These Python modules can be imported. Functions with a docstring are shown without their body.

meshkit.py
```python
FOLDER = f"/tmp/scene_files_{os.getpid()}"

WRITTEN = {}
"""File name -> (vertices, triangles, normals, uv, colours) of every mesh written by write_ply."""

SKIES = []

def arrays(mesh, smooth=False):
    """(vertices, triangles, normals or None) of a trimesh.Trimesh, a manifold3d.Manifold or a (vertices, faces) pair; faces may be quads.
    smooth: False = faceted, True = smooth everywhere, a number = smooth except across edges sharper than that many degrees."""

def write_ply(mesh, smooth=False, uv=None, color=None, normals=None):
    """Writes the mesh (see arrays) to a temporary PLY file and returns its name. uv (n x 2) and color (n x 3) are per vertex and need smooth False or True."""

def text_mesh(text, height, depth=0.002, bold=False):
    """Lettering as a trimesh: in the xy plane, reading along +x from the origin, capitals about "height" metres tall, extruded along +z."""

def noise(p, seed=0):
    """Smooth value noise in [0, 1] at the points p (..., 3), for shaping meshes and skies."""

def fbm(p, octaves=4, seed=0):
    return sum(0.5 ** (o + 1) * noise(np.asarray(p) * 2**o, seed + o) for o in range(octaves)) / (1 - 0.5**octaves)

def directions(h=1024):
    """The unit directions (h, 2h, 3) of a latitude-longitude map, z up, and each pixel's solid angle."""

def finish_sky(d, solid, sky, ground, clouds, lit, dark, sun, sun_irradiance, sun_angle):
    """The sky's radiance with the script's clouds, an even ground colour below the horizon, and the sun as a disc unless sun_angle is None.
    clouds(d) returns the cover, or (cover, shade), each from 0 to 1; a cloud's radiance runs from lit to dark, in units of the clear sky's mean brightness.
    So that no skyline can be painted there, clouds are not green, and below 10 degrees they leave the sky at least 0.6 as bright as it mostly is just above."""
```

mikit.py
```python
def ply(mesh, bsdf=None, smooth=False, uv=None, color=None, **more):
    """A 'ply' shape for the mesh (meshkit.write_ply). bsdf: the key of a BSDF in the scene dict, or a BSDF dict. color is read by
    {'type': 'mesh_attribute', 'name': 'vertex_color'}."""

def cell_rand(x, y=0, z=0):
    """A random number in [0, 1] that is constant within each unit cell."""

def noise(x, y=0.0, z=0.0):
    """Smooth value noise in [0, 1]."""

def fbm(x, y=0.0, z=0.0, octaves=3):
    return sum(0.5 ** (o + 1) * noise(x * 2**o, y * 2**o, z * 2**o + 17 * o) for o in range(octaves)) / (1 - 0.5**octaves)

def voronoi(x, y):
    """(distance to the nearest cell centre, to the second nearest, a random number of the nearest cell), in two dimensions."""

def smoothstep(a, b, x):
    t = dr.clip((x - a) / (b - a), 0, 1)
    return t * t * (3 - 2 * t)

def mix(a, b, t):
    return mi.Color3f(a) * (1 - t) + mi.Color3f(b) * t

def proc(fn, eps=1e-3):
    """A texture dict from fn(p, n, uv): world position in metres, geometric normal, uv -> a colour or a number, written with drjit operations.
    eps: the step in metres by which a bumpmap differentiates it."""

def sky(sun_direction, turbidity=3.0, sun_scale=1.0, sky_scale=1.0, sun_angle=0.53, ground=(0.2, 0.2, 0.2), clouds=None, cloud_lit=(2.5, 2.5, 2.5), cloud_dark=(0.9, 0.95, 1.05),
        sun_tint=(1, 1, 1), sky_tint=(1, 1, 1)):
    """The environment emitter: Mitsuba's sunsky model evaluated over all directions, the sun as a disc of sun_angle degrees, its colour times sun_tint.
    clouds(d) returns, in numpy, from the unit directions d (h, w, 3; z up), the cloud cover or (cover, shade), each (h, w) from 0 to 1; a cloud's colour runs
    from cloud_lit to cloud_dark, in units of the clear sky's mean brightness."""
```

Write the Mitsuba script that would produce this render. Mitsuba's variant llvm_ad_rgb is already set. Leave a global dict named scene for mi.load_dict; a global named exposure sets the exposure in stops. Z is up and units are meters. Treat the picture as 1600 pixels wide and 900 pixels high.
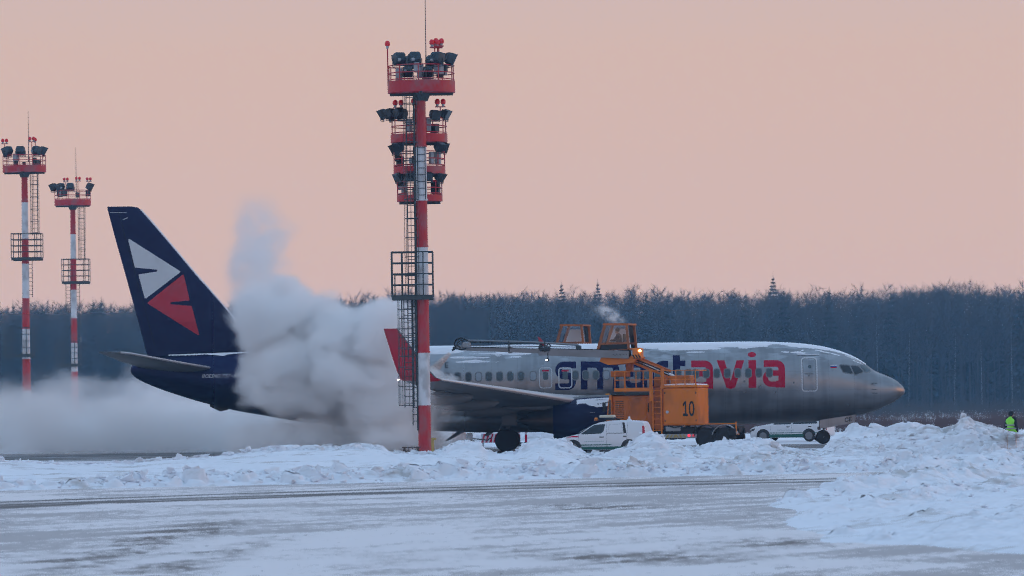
import math, random
import numpy as np, trimesh, drjit as dr
import mitsuba as mi
import mikit, meshkit
from mikit import proc, noise, fbm, smoothstep, mix
import shapely
from shapely.geometry import Polygon, LineString, Point, box as sbox
from shapely import affinity
from shapely.ops import unary_union

T = mi.ScalarTransform4f
R = random.Random(7)
RN = np.random.default_rng(11)
scene, labels = {}, {}

# ---------------------------------------------------------------- camera, sky, exposure
F = 7000.0; EYE = 2.3; ROLL = math.radians(0.8); PITCH = math.atan(182 / F)   # a long lens held with a slight roll
scene['camera'] = {
    'type': 'thinlens', 'fov': math.degrees(2 * math.atan(800 / F)), 'fov_axis': 'x',
    'aperture_radius': 0.022, 'focus_distance': 205.0, 'near_clip': 1.0, 'far_clip': 6000.0,
    'to_world': T().look_at(origin=[0, 0, EYE], target=[0, 100, EYE + 100 * math.tan(PITCH)], up=[math.sin(ROLL), 0, math.cos(ROLL)]),
    'medium': {'type': 'ref', 'id': 'haze_air'}}
exposure = 4.0


def dusk(d):
    e = np.degrees(np.arcsin(np.clip(d[..., 2], -1, 1)))
    t = np.clip((e - 4.6) / 23.0, 0, 1)
    streak = meshkit.fbm(np.stack([d[..., 0] * 3, d[..., 1] * 3, d[..., 2] * 60], -1), 3, 5) - .5
    t = t ** 0.75 * (1 - .0) + .05 * streak * np.clip(1 - e / 30, 0, 1)
    return np.ones_like(t), np.clip(t, 0, 1)


scene['sky'] = mikit.sky([0.92, 0.20, 0.075], turbidity=3, sun_scale=.042, sky_scale=1.0, sun_angle=34, sun_tint=(1.06, .92, .76),
                         ground=(.5, .5, .55), clouds=dusk, cloud_lit=(1.23, .89, .79), cloud_dark=(.67, 1.00, 1.46))


def unroll(px, py):
    c, s = math.cos(ROLL), math.sin(ROLL)
    dx, dy = px - 800, py - 450
    return 800 + dx * c - dy * s, 450 + dx * s + dy * c


def at(px, py, Y):
    """the point of the place at depth Y that the photograph shows at (px, py)"""
    u, v = unroll(px, py)
    return np.array([(u - 800) / F * Y, Y, EYE + (632 - v) / F * Y])


# ---------------------------------------------------------------- helpers
def numbered(k):
    if k not in labels and k not in scene and not any(q.startswith(k + '__') for q in scene):
        return k
    i = 1
    while True:
        q = f'{k}_{i:03d}'
        if q not in labels and q not in scene and not any(z.startswith(q + '__') for z in scene):
            return q
        i += 1


place = {}


def thing(name, label, cat, group=None, to_world=None):
    k = numbered(name)
    labels[k] = {'label': label, 'category': cat}
    if group: labels[k]['group'] = group
    place[k] = to_world
    return k


def part(parent, name, mesh, mat, smooth=30, label=None, kind=None, **kw):
    k = numbered(parent + '__' + name)
    d = mikit.ply(mesh, mat, smooth, **kw)
    tw = place.get(parent.split('__')[0])
    if tw is not None: d['to_world'] = tw
    scene[k] = d
    e = {}
    if label: e['label'] = label
    if kind: e['kind'] = kind
    if e: labels[k] = e
    return k


def single(name, mesh, mat, label, cat=None, group=None, kind=None, smooth=30, **kw):
    k = numbered(name)
    scene[k] = mikit.ply(mesh, mat, smooth, **kw)
    e = {'label': label}
    if cat: e['category'] = cat
    if group: e['group'] = group
    if kind: e['kind'] = kind
    labels[k] = e
    return k


def J(ms): return trimesh.util.concatenate([m for m in ms if m is not None])


def bx(c, s, b=0.0, rot=None):
    """a box of size s round c, with chamfered edges of width b; rot = (angle, axis)"""
    if b <= 0:
        m = trimesh.creation.box(s)
    else:
        h = np.array(s) / 2; b = min(b, h.min() * .9)
        pts = []
        for sx in (-1, 1):
            for sy in (-1, 1):
                for sz in (-1, 1):
                    q = np.array([sx, sy, sz]) * h
                    for k in range(3):
                        p = q - np.array([sx, sy, sz]) * b
                        p[k] = q[k]
                        pts.append(p)
        m = trimesh.convex.convex_hull(np.array(pts))
    if rot: m.apply_transform(trimesh.transformations.rotation_matrix(rot[0], rot[1]))
    m.apply_translation(c)
    return m


def cyl(p0, p1, r0, r1=None, n=12):
    p0, p1 = np.array(p0, float), np.array(p1, float)
    r1 = r0 if r1 is None else r1
    d = p1 - p0; L = np.linalg.norm(d); d = d / L
    a = np.cross(d, [0, 0, 1.0] if abs(d[2]) < .9 else [1.0, 0, 0]); a /= np.linalg.norm(a); b = np.cross(d, a)
    t = np.arange(n) * 2 * np.pi / n
    ring = np.cos(t)[:, None] * a + np.sin(t)[:, None] * b
    v = np.vstack([p0 + ring * r0, p1 + ring * r1, p0, p1])
    i = np.arange(n); j = (i + 1) % n
    f = np.vstack([np.c_[i, j, j + n], np.c_[i, j + n, i + n], np.c_[j, i, i * 0 + 2 * n], np.c_[i + n, j + n, i * 0 + 2 * n + 1]])
    return trimesh.Trimesh(v, f, process=False)


def tube(pts, r, n=6):
    return J([cyl(pts[i], pts[i + 1], r, n=n) for i in range(len(pts) - 1)])


def loft(rings, cap=True):
    rings = [np.asarray(r, float) for r in rings]
    n = len(rings[0]); v = np.vstack(rings); f = []
    i = np.arange(n); j = (i + 1) % n
    for k in range(len(rings) - 1):
        a, b = k * n, (k + 1) * n
        f += [np.c_[a + i, a + j, b + j], np.c_[a + i, b + j, b + i]]
    if cap:
        m = len(v)
        v = np.vstack([v, rings[0].mean(0), rings[-1].mean(0)])
        f += [np.c_[j, i, i * 0 + m], np.c_[(len(rings) - 1) * n + i, (len(rings) - 1) * n + j, i * 0 + m + 1]]
    t = trimesh.Trimesh(v, np.vstack(f), process=False)
    if t.volume < 0: t.invert()
    return t


def revolve(prof, axis='x', n=40, c=(0, 0, 0)):
    """prof: (along, radius) pairs, turned about the axis"""
    t = np.arange(n) * 2 * np.pi / n
    rings = []
    for a, r in prof:
        r = max(r, 1e-3)
        z = np.zeros(n) + a
        q = {'x': np.c_[z, r * np.cos(t), r * np.sin(t)], 'y': np.c_[r * np.cos(t), z, r * np.sin(t)], 'z': np.c_[r * np.cos(t), r * np.sin(t), z]}[axis]
        rings.append(q + np.array(c))
    return loft(rings)


def ball(c, r, sub=2, scale=(1, 1, 1)):
    m = trimesh.creation.icosphere(subdivisions=sub, radius=1)
    m.vertices = m.vertices * np.array(scale) * r + np.array(c)
    return m


def flat(poly, depth, size=None):
    """a shapely polygon (x, y) as a thin solid, z from 0 to depth"""
    gs = [g for g in getattr(poly, 'geoms', [poly]) if g.area > 1e-7]
    m = J([trimesh.creation.extrude_polygon(g, depth, engine='earcut') for g in gs])
    if size:
        v, f = trimesh.remesh.subdivide_to_size(m.vertices, m.faces, size, max_iter=12)
        m = trimesh.Trimesh(v, f, process=False)
    return m


def sheet(poly, size):
    """a shapely polygon as a fine flat triangulation (vertices (n, 2), faces)"""
    V, Fc, at_ = [], [], 0
    for g in [g for g in getattr(poly, 'geoms', [poly]) if g.area > 1e-7]:
        v, f = trimesh.creation.triangulate_polygon(g, engine='earcut')
        v3, f = trimesh.remesh.subdivide_to_size(np.c_[v, np.zeros(len(v))], f, size, max_iter=14)
        V.append(v3[:, :2]); Fc.append(f + at_); at_ += len(v3)
    return np.vstack(V), np.vstack(Fc)


def stroke(pts, w, cap='flat'): return LineString(pts).buffer(w / 2, cap_style=cap, join_style='round')


def rrect(x0, y0, x1, y1, r): return sbox(x0 + r, y0 + r, x1 - r, y1 - r).buffer(r, quad_segs=5)


# ---------------------------------------------------------------- materials
def pr(name, col, rough=.5, metal=0., **kw):
    c = col if isinstance(col, dict) else {'type': 'rgb', 'value': list(col)}
    r = rough if isinstance(rough, dict) else float(rough)
    inner = {'type': 'principled', 'base_color': c, 'roughness': r, 'metallic': float(metal), **kw}
    scene[name] = {'type': 'twosided', 'bsdf': inner}
    return name


def bumped(name, col, rough, fn, scale, eps=.02, **kw):
    c = col if isinstance(col, dict) else {'type': 'rgb', 'value': list(col)}
    scene[name] = {'type': 'twosided', 'bsdf': {'type': 'bumpmap', 'arbitrary': proc(fn, eps=eps), 'scale': scale, 'bsdf': {'type': 'principled', 'base_color': c, 'roughness': rough, **kw}}}
    return name


def grime(col, amt=.35, fx=1.5, dark=(.12, .10, .09)):
    def f(p, n, uv):
        k = fbm(p.x * fx, p.y * fx, p.z * fx * .6, 4)
        return mix(col, mi.Color3f(dark) * .5 + mi.Color3f(col) * .5, smoothstep(.42, .75, k) * amt * 2)
    return proc(f)


M_RED = pr('paint_red', grime((.44, .018, .030), .5, 2.2, (.20, .16, .16)), .5)
M_WHT = pr('paint_white', grime((.62, .64, .66), .42, 2.4), .5)
M_STEEL = pr('steel_dark', (.05, .065, .07), .55, .3)
M_LAMP = pr('lamp_housing', (.035, .055, .07), .45, .2)
M_LAMPB = pr('lamp_black', (.02, .025, .03), .5)
M_GBOX = pr('grey_box', (.32, .34, .36), .5)
M_REDL = pr('red_lens', (.75, .02, .03), .25)
M_BLACK = pr('black_rubber', (.012, .012, .013), .75)
M_DARK = pr('dark_gap', (.02, .02, .022), .7)
M_GLASSD = pr('dark_glass', (.02, .028, .036), .12, 0, specular=.5)
M_CHROME = pr('bare_metal', (.5, .5, .5), .35, .9)

# ---------------------------------------------------------------- ground
def snow_col(p, n, uv):
    k = fbm(p.x * .55, p.y * .4, p.z * .9, 4)
    q = fbm(p.x * 3.1, p.y * 3.1, p.z * 5, 3)
    dirt = smoothstep(.52, .70, k * .6 + q * .4)
    return mix((.76, .78, .82), (.37, .33, .29), dirt * .6)


def snow_bump(p, n, uv):
    return fbm(p.x * 2.6, p.y * 2.6, p.z * 2.6, 3) + .45 * fbm(p.x * 9, p.y * 9, p.z * 9, 2)


M_SNOW = bumped('snow', proc(snow_col), .75, snow_bump, .10, eps=.02, specular=.3, sheen=.15)
M_CLEAN = bumped('snow_clean', (.82, .84, .87), .7, snow_bump, .03, eps=.02, specular=.3)
M_FIELD = pr('snow_far', proc(lambda p, n, uv: mix((.66, .68, .71), (.38, .38, .38), smoothstep(.5, .75, fbm(p.x * .05, p.y * .015, 0, 4)) * .7)), .8)


def rut(p):
    return 111 + (p.x + 12.7) - .0238 * (p.x + 12.7) * (p.x + 1.7)


def road_col(p, n, uv):
    a = fbm(p.x * .22 + 3, p.y * .09, 0, 4)                        # wide scraped areas
    wx = p.x * .86 - p.y * .5; wy = p.x * .5 + p.y * .86           # along the lane
    b = fbm(wx * 1.5, wy * .16, 2, 4)                              # blade and tyre streaks
    c = fbm(p.x * .55, p.y * .32, 7, 4)
    g = fbm(p.x * 6, p.y * 4, 1, 3)
    k = a * .38 + b * .34 + c * .28
    bare = smoothstep(.452, .565, k + (g - .5) * .26 + (fbm(p.x * 13, p.y * 7, 9, 2) - .5) * .16)
    # tyre swaths
    sw = dr.exp(-dr.square((p.x + 6.7 - (p.y - 65) * .035 + (b - .5) * 1.5) / .55)) * smoothstep(60, 66, p.y) * (1 - smoothstep(84, 96, p.y))
    sw2 = dr.exp(-dr.square((p.x + 5.0 - (p.y - 65) * .035 + (b - .5) * 1.6) / .40)) * smoothstep(60, 64, p.y) * (1 - smoothstep(76, 84, p.y))
    pa = dr.exp(-dr.square((p.x - 1.3 + (c - .5) * 2.5) / 1.1) - dr.square((p.y - 101 + (a - .5) * 10) / 3.2))
    pb = dr.exp(-dr.square((p.x - 1.7 + (c - .5) * 2) / 1.4) - dr.square((p.y - 66 + (a - .5) * 8) / 2.0))
    pc = dr.exp(-dr.square((p.x - 4.1 + (c - .5) * 1.2) / .8) - dr.square((p.y - 73 + (a - .5) * 6) / 2.2))
    bare = dr.clip(bare * .55 + (sw * .8 + sw2 * .8 + pa * 1.2 + pb * 1.1 + pc * 1.1) * smoothstep(.28, .62, g + (b - .5) * .6) * 1.15, 0, 1)
    col = mix((.735, .69, .685), (.120, .100, .092), bare * .95)
    e = p.y - rut(p) + (g - .5) * .9 + (b - .5) * 1.2
    r1 = dr.exp(-dr.square(e / 1.0)) + .9 * dr.exp(-dr.square((e - 4.2) / .9)) + smoothstep(2, -6, p.x) * dr.exp(-dr.square((e + 3.0 + (a - .5) * 6) / 1.3))
    r1 = r1 * smoothstep(.20, .42, fbm(p.x * .35, p.y * .2, 5, 3) + .10)
    col = mix(col, (.085, .075, .07), dr.clip(r1 * 1.3, 0, 1) * .95)
    cr = dr.abs(p.x - 1.44 - (69.4 - p.y) * .014 + (g - .5) * .06)
    col = mix(col, (.75, .77, .8), (1 - smoothstep(.006, .026, cr)) * smoothstep(.35, .55, g) * (1 - smoothstep(67, 70.5, p.y)) * .55)
    sp = noise(p.x * 5, p.y * 2.2, 3)
    return mix(col, (.12, .11, .105), smoothstep(.93, .97, sp) * .75)


M_ROAD = bumped('packed_snow_road', proc(road_col), .6, lambda p, n, uv: fbm(p.x * 1.3 - p.y * .5, p.y * .7, 0, 4) + .3 * fbm(p.x * 7, p.y * 5, 0, 2), .035, eps=.03, specular=.35)


def apron_col(p, n, uv):
    k = fbm(p.x * .16, p.y * .35, 0, 4); g = fbm(p.x * 2, p.y * 2, 0, 3)
    w = smoothstep(.50, .62, k + (g - .5) * .2)
    far = smoothstep(237, 241, p.y + (k - .5) * 8)
    near = dr.maximum(1 - smoothstep(202, 205, p.y + (k - .5) * 4), smoothstep(12, 14, p.x + (k - .5) * 3) * smoothstep(210, 211, p.y + (g - .5) * 2) * (1 - smoothstep(214.5, 216, p.y + (g - .5) * 3)))
    w = dr.clip(w * .35 + far + near, 0, 1)
    return mix((.07, .068, .07), (.62, .62, .65), w)


M_APRON = pr('apron_asphalt', proc(apron_col), .55)


def quad(x0, x1, y0, y1, z, nx=2, ny=2):
    xs, ys = np.linspace(x0, x1, nx), np.linspace(y0, y1, ny)
    return grid(xs, ys, np.full((ny, nx), z))


def grid(xs, ys, H):
    X, Y = np.meshgrid(xs, ys); ny, nx = X.shape
    v = np.c_[X.ravel(), Y.ravel(), H.ravel()]
    a = (np.arange(ny - 1)[:, None] * nx + np.arange(nx - 1)[None]).ravel()
    f = np.vstack([np.c_[a, a + 1, a + nx + 1], np.c_[a, a + nx + 1, a + nx]])
    return trimesh.Trimesh(v, f, process=False)


def structure(name, mesh, mat, label, smooth=False):
    k = single(name, mesh, mat, label, kind='structure', smooth=smooth)
    return k


structure('snow_field', quad(-1100, 1100, -500, 1700, -.12), M_FIELD, 'wide snow covered airfield ground reaching to the forest')
structure('road', quad(-90, 90, 5, 170, -.012), M_ROAD, 'taxiway of packed snow and ice with scraped streaks in the foreground')
structure('apron', quad(-90, 120, 190, 262, 0), M_APRON, 'dark apron strip beneath the airliner, partly snow covered')


def ss(a, b, x):
    t = np.clip((x - a) / (b - a), 0, 1); return t * t * (3 - 2 * t)


class Lumps:
    """broken clods of ploughed snow: many small irregular domes merged by maximum into a height field"""
    def __init__(s, xs, ys): s.xs, s.ys, s.H = xs, ys, np.zeros((len(ys), len(xs)))

    def add(s, x, y, r, h, rng):
        i0, i1 = np.searchsorted(s.xs, [x - r * 1.6, x + r * 1.6]); j0, j1 = np.searchsorted(s.ys, [y - r * 1.6, y + r * 1.6])
        if i1 - i0 < 2 or j1 - j0 < 2: return
        X, Y = np.meshgrid(s.xs[i0:i1] - x, s.ys[j0:j1] - y)
        a = rng.uniform(0, 6.28); e = rng.uniform(.65, 1.4)
        u = (X * math.cos(a) + Y * math.sin(a)) / r * e; v = (-X * math.sin(a) + Y * math.cos(a)) / r / e
        d = np.maximum.reduce([np.abs(u * math.cos(t) + v * math.sin(t)) * rng.uniform(.8, 1.15) for t in (0, .8, 1.6, 2.4)])
        tilt = 1 + rng.uniform(-.4, .4) * u + rng.uniform(-.4, .4) * v
        z = h * np.minimum(np.clip(tilt, .25, 1.8), np.clip(1 - d, 0, 1) * rng.uniform(2., 4.))
        s.H[j0:j1, i0:i1] = np.maximum(s.H[j0:j1, i0:i1], z)


def poly_x(pts, d):
    """ridge heights along x at depth d from (px, py) readings of its outline"""
    q = np.array([at(a, b, d) for a, b in pts]); return q[:, 0], q[:, 2]


rg = np.random.default_rng(5)
DR = 184.0
RX, RZ = poly_x([(-60, 718), (0, 719), (40, 722), (100, 727), (200, 726), (240, 720), (330, 714), (390, 706), (430, 701), (520, 698), (560, 697), (590, 700), (620, 709), (690, 707),
                 (705, 698), (725, 694), (750, 696), (760, 709), (802, 711), (816, 702), (840, 692), (862, 689), (885, 697), (902, 705), (920, 712), (962, 710), (985, 698), (1005, 684), (1020, 680), (1032, 688),
                 (1045, 696), (1065, 698), (1090, 700), (1110, 696), (1140, 693), (1170, 689), (1195, 689), (1215, 697), (1240, 702), (1285, 707), (1300, 694), (1318, 688), (1335, 692), (1370, 688), (1400, 684),
                 (1430, 678), (1448, 668), (1462, 670), (1475, 676), (1492, 668), (1505, 655), (1516, 654), (1530, 666), (1555, 672), (1590, 681), (1620, 678), (1700, 680)], DR)


def far_bank():
    xs = np.arange(-27, 27.01, .085); ys = np.r_[np.arange(131, 160, .17), np.arange(160, 193.1, .10)]
    X, Y = np.meshgrid(xs, ys)
    wob = (meshkit.fbm(np.stack([X * .13, Y * .02, X * 0], -1), 3, 4) - .5) * 7
    yr = DR + wob * .5
    Hr = np.interp(X * DR / np.clip(Y, 100, 300), RX, RZ)                 # keeps the outline along the sight line of each heap
    lumpy = np.interp(X, [-27, -14, -9, -6, -4, -2, 4, 6, 12, 27], [.35, .3, .25, .15, .6, .9, .9, 1, 1, 1])
    front = ss(yr - np.interp(X, [-27, -4, 2, 5, 10, 27], [30, 26, 18, 9, 7, 7]), yr, Y) ** np.interp(X, [-27, -4, 4, 27], [1.25, 1.3, 1.6, 1.5])
    back = 1 - ss(yr + 1.0, yr + 5.5, Y)
    H = np.maximum(Hr, .05) * front * back * .80
    edge = 137.5 + X * .42
    shelf = ss(edge, edge + 2.2, Y)
    n1 = meshkit.fbm(np.stack([X * .35, Y * .22, X * 0], -1), 4, 8)
    n2 = meshkit.fbm(np.stack([X * 1.3, Y * 1.0, X * 0], -1), 4, 9)
    H = H + shelf * (.05 + .24 * (n1 - .42) * (1 - .5 * back * front)) * back
    berm = np.exp(-((Y - edge - 2.0 - (n1 - .5) * 2.5) / 1.0) ** 2) * (.17 + .45 * (n1 - .4))
    H = H + np.maximum(berm, 0)
    L = Lumps(xs, ys)
    for k in range(9000):                                                   # clods on the ridge
        x = rg.uniform(-27, 27); lum = (np.interp(x * DR / 184, RX, RZ) > .5) * np.interp(x, [-27, -14, -9, -6, -4, -2, 4, 6, 12, 27], [.35, .3, .25, .15, .6, .9, .9, 1, 1, 1])
        if rg.random() > lum: continue
        y = DR + rg.normal(-1.6 if x > 2 else -.4, 2.9 if x > 2 else 1.3)
        r = .08 + rg.exponential(.13) * (1 if x > -5 else .6); r = min(r, .8)
        L.add(x, y, r, min(r * rg.uniform(.35, .95), .05 + .42 * max(np.interp(x * DR / y, RX, RZ) - .25, 0)), rg)
    for k in range(1500):                                                   # clods along the berm by the road
        x = rg.uniform(-27, 27); y = 137.5 + x * .42 + 2.0 + rg.normal(0, 1.1)
        r = .05 + rg.exponential(.075); L.add(x, y, min(r, .4), r * rg.uniform(.5, 1), rg)
    for k in range(90):
        x = rg.uniform(3, 27); y = rg.uniform(142 + x * .4, 182); r = .06 + rg.exponential(.12); L.add(x, y, min(r, .6), r * .7, rg)
    n3 = meshkit.fbm(np.stack([X * 4, Y * 3.2, X * 0], -1), 3, 10)
    H = H + L.H * .8 + (n2 - .5) * (.05 + .16 * lumpy * front * back) + (n3 - .5) * (.03 + .10 * lumpy * (front * back + np.exp(-((Y - edge - 2) / 1.2) ** 2)))
    fade = ss(-27, -25.5, X) * (1 - ss(25.5, 27, X)) * (1 - ss(191, 193, Y)) * ss(edge - .6, edge + .7, Y + (n2 - .5))
    return grid(xs, ys, H * fade - .10 * (1 - fade) - .0)


FAR = far_bank(); structure('snow_bank', FAR, M_SNOW, 'long ploughed bank of lumpy snow between the taxiway and the airliner', True)


def near_bank():
    xs = np.arange(3.0, 24, .085); ys = np.arange(56, 139, .15)
    X, Y = np.meshgrid(xs, ys)
    n1 = meshkit.fbm(np.stack([X * .3, Y * .12, X * 0], -1), 4, 21); n2 = meshkit.fbm(np.stack([X * 1.2, Y * .8, X * 0], -1), 4, 22)
    foot = np.interp(Y, [56, 62, 66, 72, 84, 97, 104, 116, 126, 134, 139], [9.5, 8.0, 6.6, 5.1, 4.7, 5.0, 5.9, 7.6, 10.0, 12.0, 14])
    d = X - foot + (n1 - .5) * 3.2
    base = .20 * ss(0, 3.2, d) + .20 * ss(2.5, 8, d)
    RDG = np.zeros_like(X)
    # ploughed ridges running off to the right
    for (y0, sl, w, h) in ((100, 2.1, 1.8, .30), (112, 2.3, 2.2, .36), (88, 1.6, 1.6, .20), (124, 1.0, 1.8, .22), (74, 1.2, 2.4, .14)):
        e = Y - (y0 + (X - 6) * sl + (n1 - .5) * 9)
        RDG = np.maximum(RDG, np.exp(-(e / w) ** 2))
        base += h * np.exp(-(e / w) ** 2) * ss(.2, 2.0, d) * (.5 + n2)
    L = Lumps(xs, ys)
    for k in range(5000):
        y = rg.uniform(80, 137); x = rg.uniform(4.5, 23)
        ridge = max(math.exp(-((y - (y0 + (x - 6) * sl)) / 3.2) ** 2) for y0, sl in ((100, 2.1), (112, 2.3), (88, 1.6), (124, 1.0)))
        if rg.random() > ridge ** 4: continue
        r = min(.03 + rg.exponential(.045), .24); L.add(x, y, r, r * rg.uniform(.4, .9), rg)
    for k in range(500):
        y = rg.uniform(58, 84); x = rg.uniform(5.5, 20); r = min(.03 + rg.exponential(.045), .2); L.add(x, y, r, r * .6, rg)
    n3 = meshkit.fbm(np.stack([X * 4, Y * 3, X * 0], -1), 3, 23)
    H = base + L.H * ss(-.3, .6, d) + (n2 - .5) * .22 * ss(0, 2, d) + (n3 - .5) * (.02 + .12 * RDG) * ss(0, 1, d)
    fade = ss(-.5, .5, d) * (1 - ss(22.5, 24, X)) * (1 - ss(137, 139, Y)) * ss(56, 58, Y)
    return grid(xs, ys, H * fade - .12 * (1 - fade))


NEAR = near_bank(); structure('snow_drift', NEAR, M_SNOW, 'broad mound of broken snow spreading over the right foreground', True)


def heap(name, label, x0, x1, y0, y1, pts, d, seed):
    xs = np.arange(x0, x1, .12); ys = np.arange(y0, y1, .16)
    X, Y = np.meshgrid(xs, ys); rr = np.random.default_rng(seed)
    gx, gz = poly_x(pts, d)
    n2 = meshkit.fbm(np.stack([X * 1.1, Y * 1.1, X * 0], -1), 4, seed)
    H = np.maximum(np.interp(X, gx, gz, left=0, right=0), 0) * np.exp(-((Y - d) / ((y1 - y0) * .24)) ** 2) * .85
    L = Lumps(xs, ys)
    for k in range(int((x1 - x0) * 22)):
        r = min(.1 + rr.exponential(.14), .6); L.add(rr.uniform(x0, x1), rr.normal(d, 1.8), r, r * .8, rr)
    m = ss(.05, .35, H)
    H = H + L.H * m + (n2 - .5) * .2 * m
    fade = ss(x0, x0 + .8, X) * (1 - ss(x1 - .8, x1, X)) * ss(y0, y0 + .8, Y) * (1 - ss(y1 - .8, y1, Y))
    structure(name, grid(xs, ys, H * fade - .1 * (1 - fade)), M_SNOW, label, True)


heap('snow_heap', 'heap of cleared snow beyond the main wheels under the belly', -4.5, 7.5, 246, 258,
     [(680, 690), (700, 683), (740, 688), (775, 690), (800, 676), (822, 664), (845, 659), (870, 664), (890, 674), (930, 690), (1000, 694), (1010, 697)], 252, 31)
heap('snow_heap', 'low heap of cleared snow beyond the nose wheels', 17, 36, 262, 278,
     [(1290, 684), (1320, 678), (1340, 668), (1380, 674), (1420, 672), (1460, 676), (1500, 671), (1560, 674), (1620, 676), (1700, 680)], 270, 32)



def clods(n, fn, seed):
    """loose broken lumps of snow lying on the banks"""
    rr = np.random.default_rng(seed); V, Fc, c = [], [], 0
    shapes = []
    for k in range(14):
        h = trimesh.convex.convex_hull(rr.normal(size=(11, 3)) * [1, 1, .75]); h.apply_scale(1 / np.abs(h.vertices).max()); shapes.append((np.array(h.vertices), np.array(h.faces)))
    for k in range(n):
        x, y, z, r = fn(rr)
        if r <= 0: continue
        v, f = shapes[rr.integers(14)]; a = rr.uniform(0, 6.28)
        v = v * [r * rr.uniform(.7, 1.3), r * rr.uniform(.7, 1.3), r * rr.uniform(.6, 1.0)]
        v = np.c_[v[:, 0] * math.cos(a) - v[:, 1] * math.sin(a), v[:, 0] * math.sin(a) + v[:, 1] * math.cos(a), v[:, 2]] + [x, y, z + r * .12]
        V.append(v); Fc.append(f + c); c += len(v)
    return trimesh.Trimesh(np.vstack(V), np.vstack(Fc), process=False)


def surf(mesh):
    v = mesh.vertices; xs = np.unique(v[:, 0]); ys = np.unique(v[:, 1]); H = v[:, 2].reshape(len(ys), len(xs))
    return lambda x, y: H[min(np.searchsorted(ys, y), len(ys) - 1), min(np.searchsorted(xs, x), len(xs) - 1)]


hf, hn = surf(FAR), surf(NEAR)


def far_clod(rr):
    x = rr.uniform(-26, 26)
    if rr.random() < .45:
        y = 139.3 + x * .42 + rr.normal(0, .9)
    else:
        y = DR + rr.normal(-1.8 if x > 2 else -.6, 2.8 if x > 2 else 1.2)
        if x < 2 and rr.random() < .4: return 0, 0, 0, 0
    if not 132 < y < 191: return 0, 0, 0, 0
    z = hf(x, y)
    return x, y, z, (min(.03 + rr.exponential(.055), .30) if z > .03 else 0)


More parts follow.
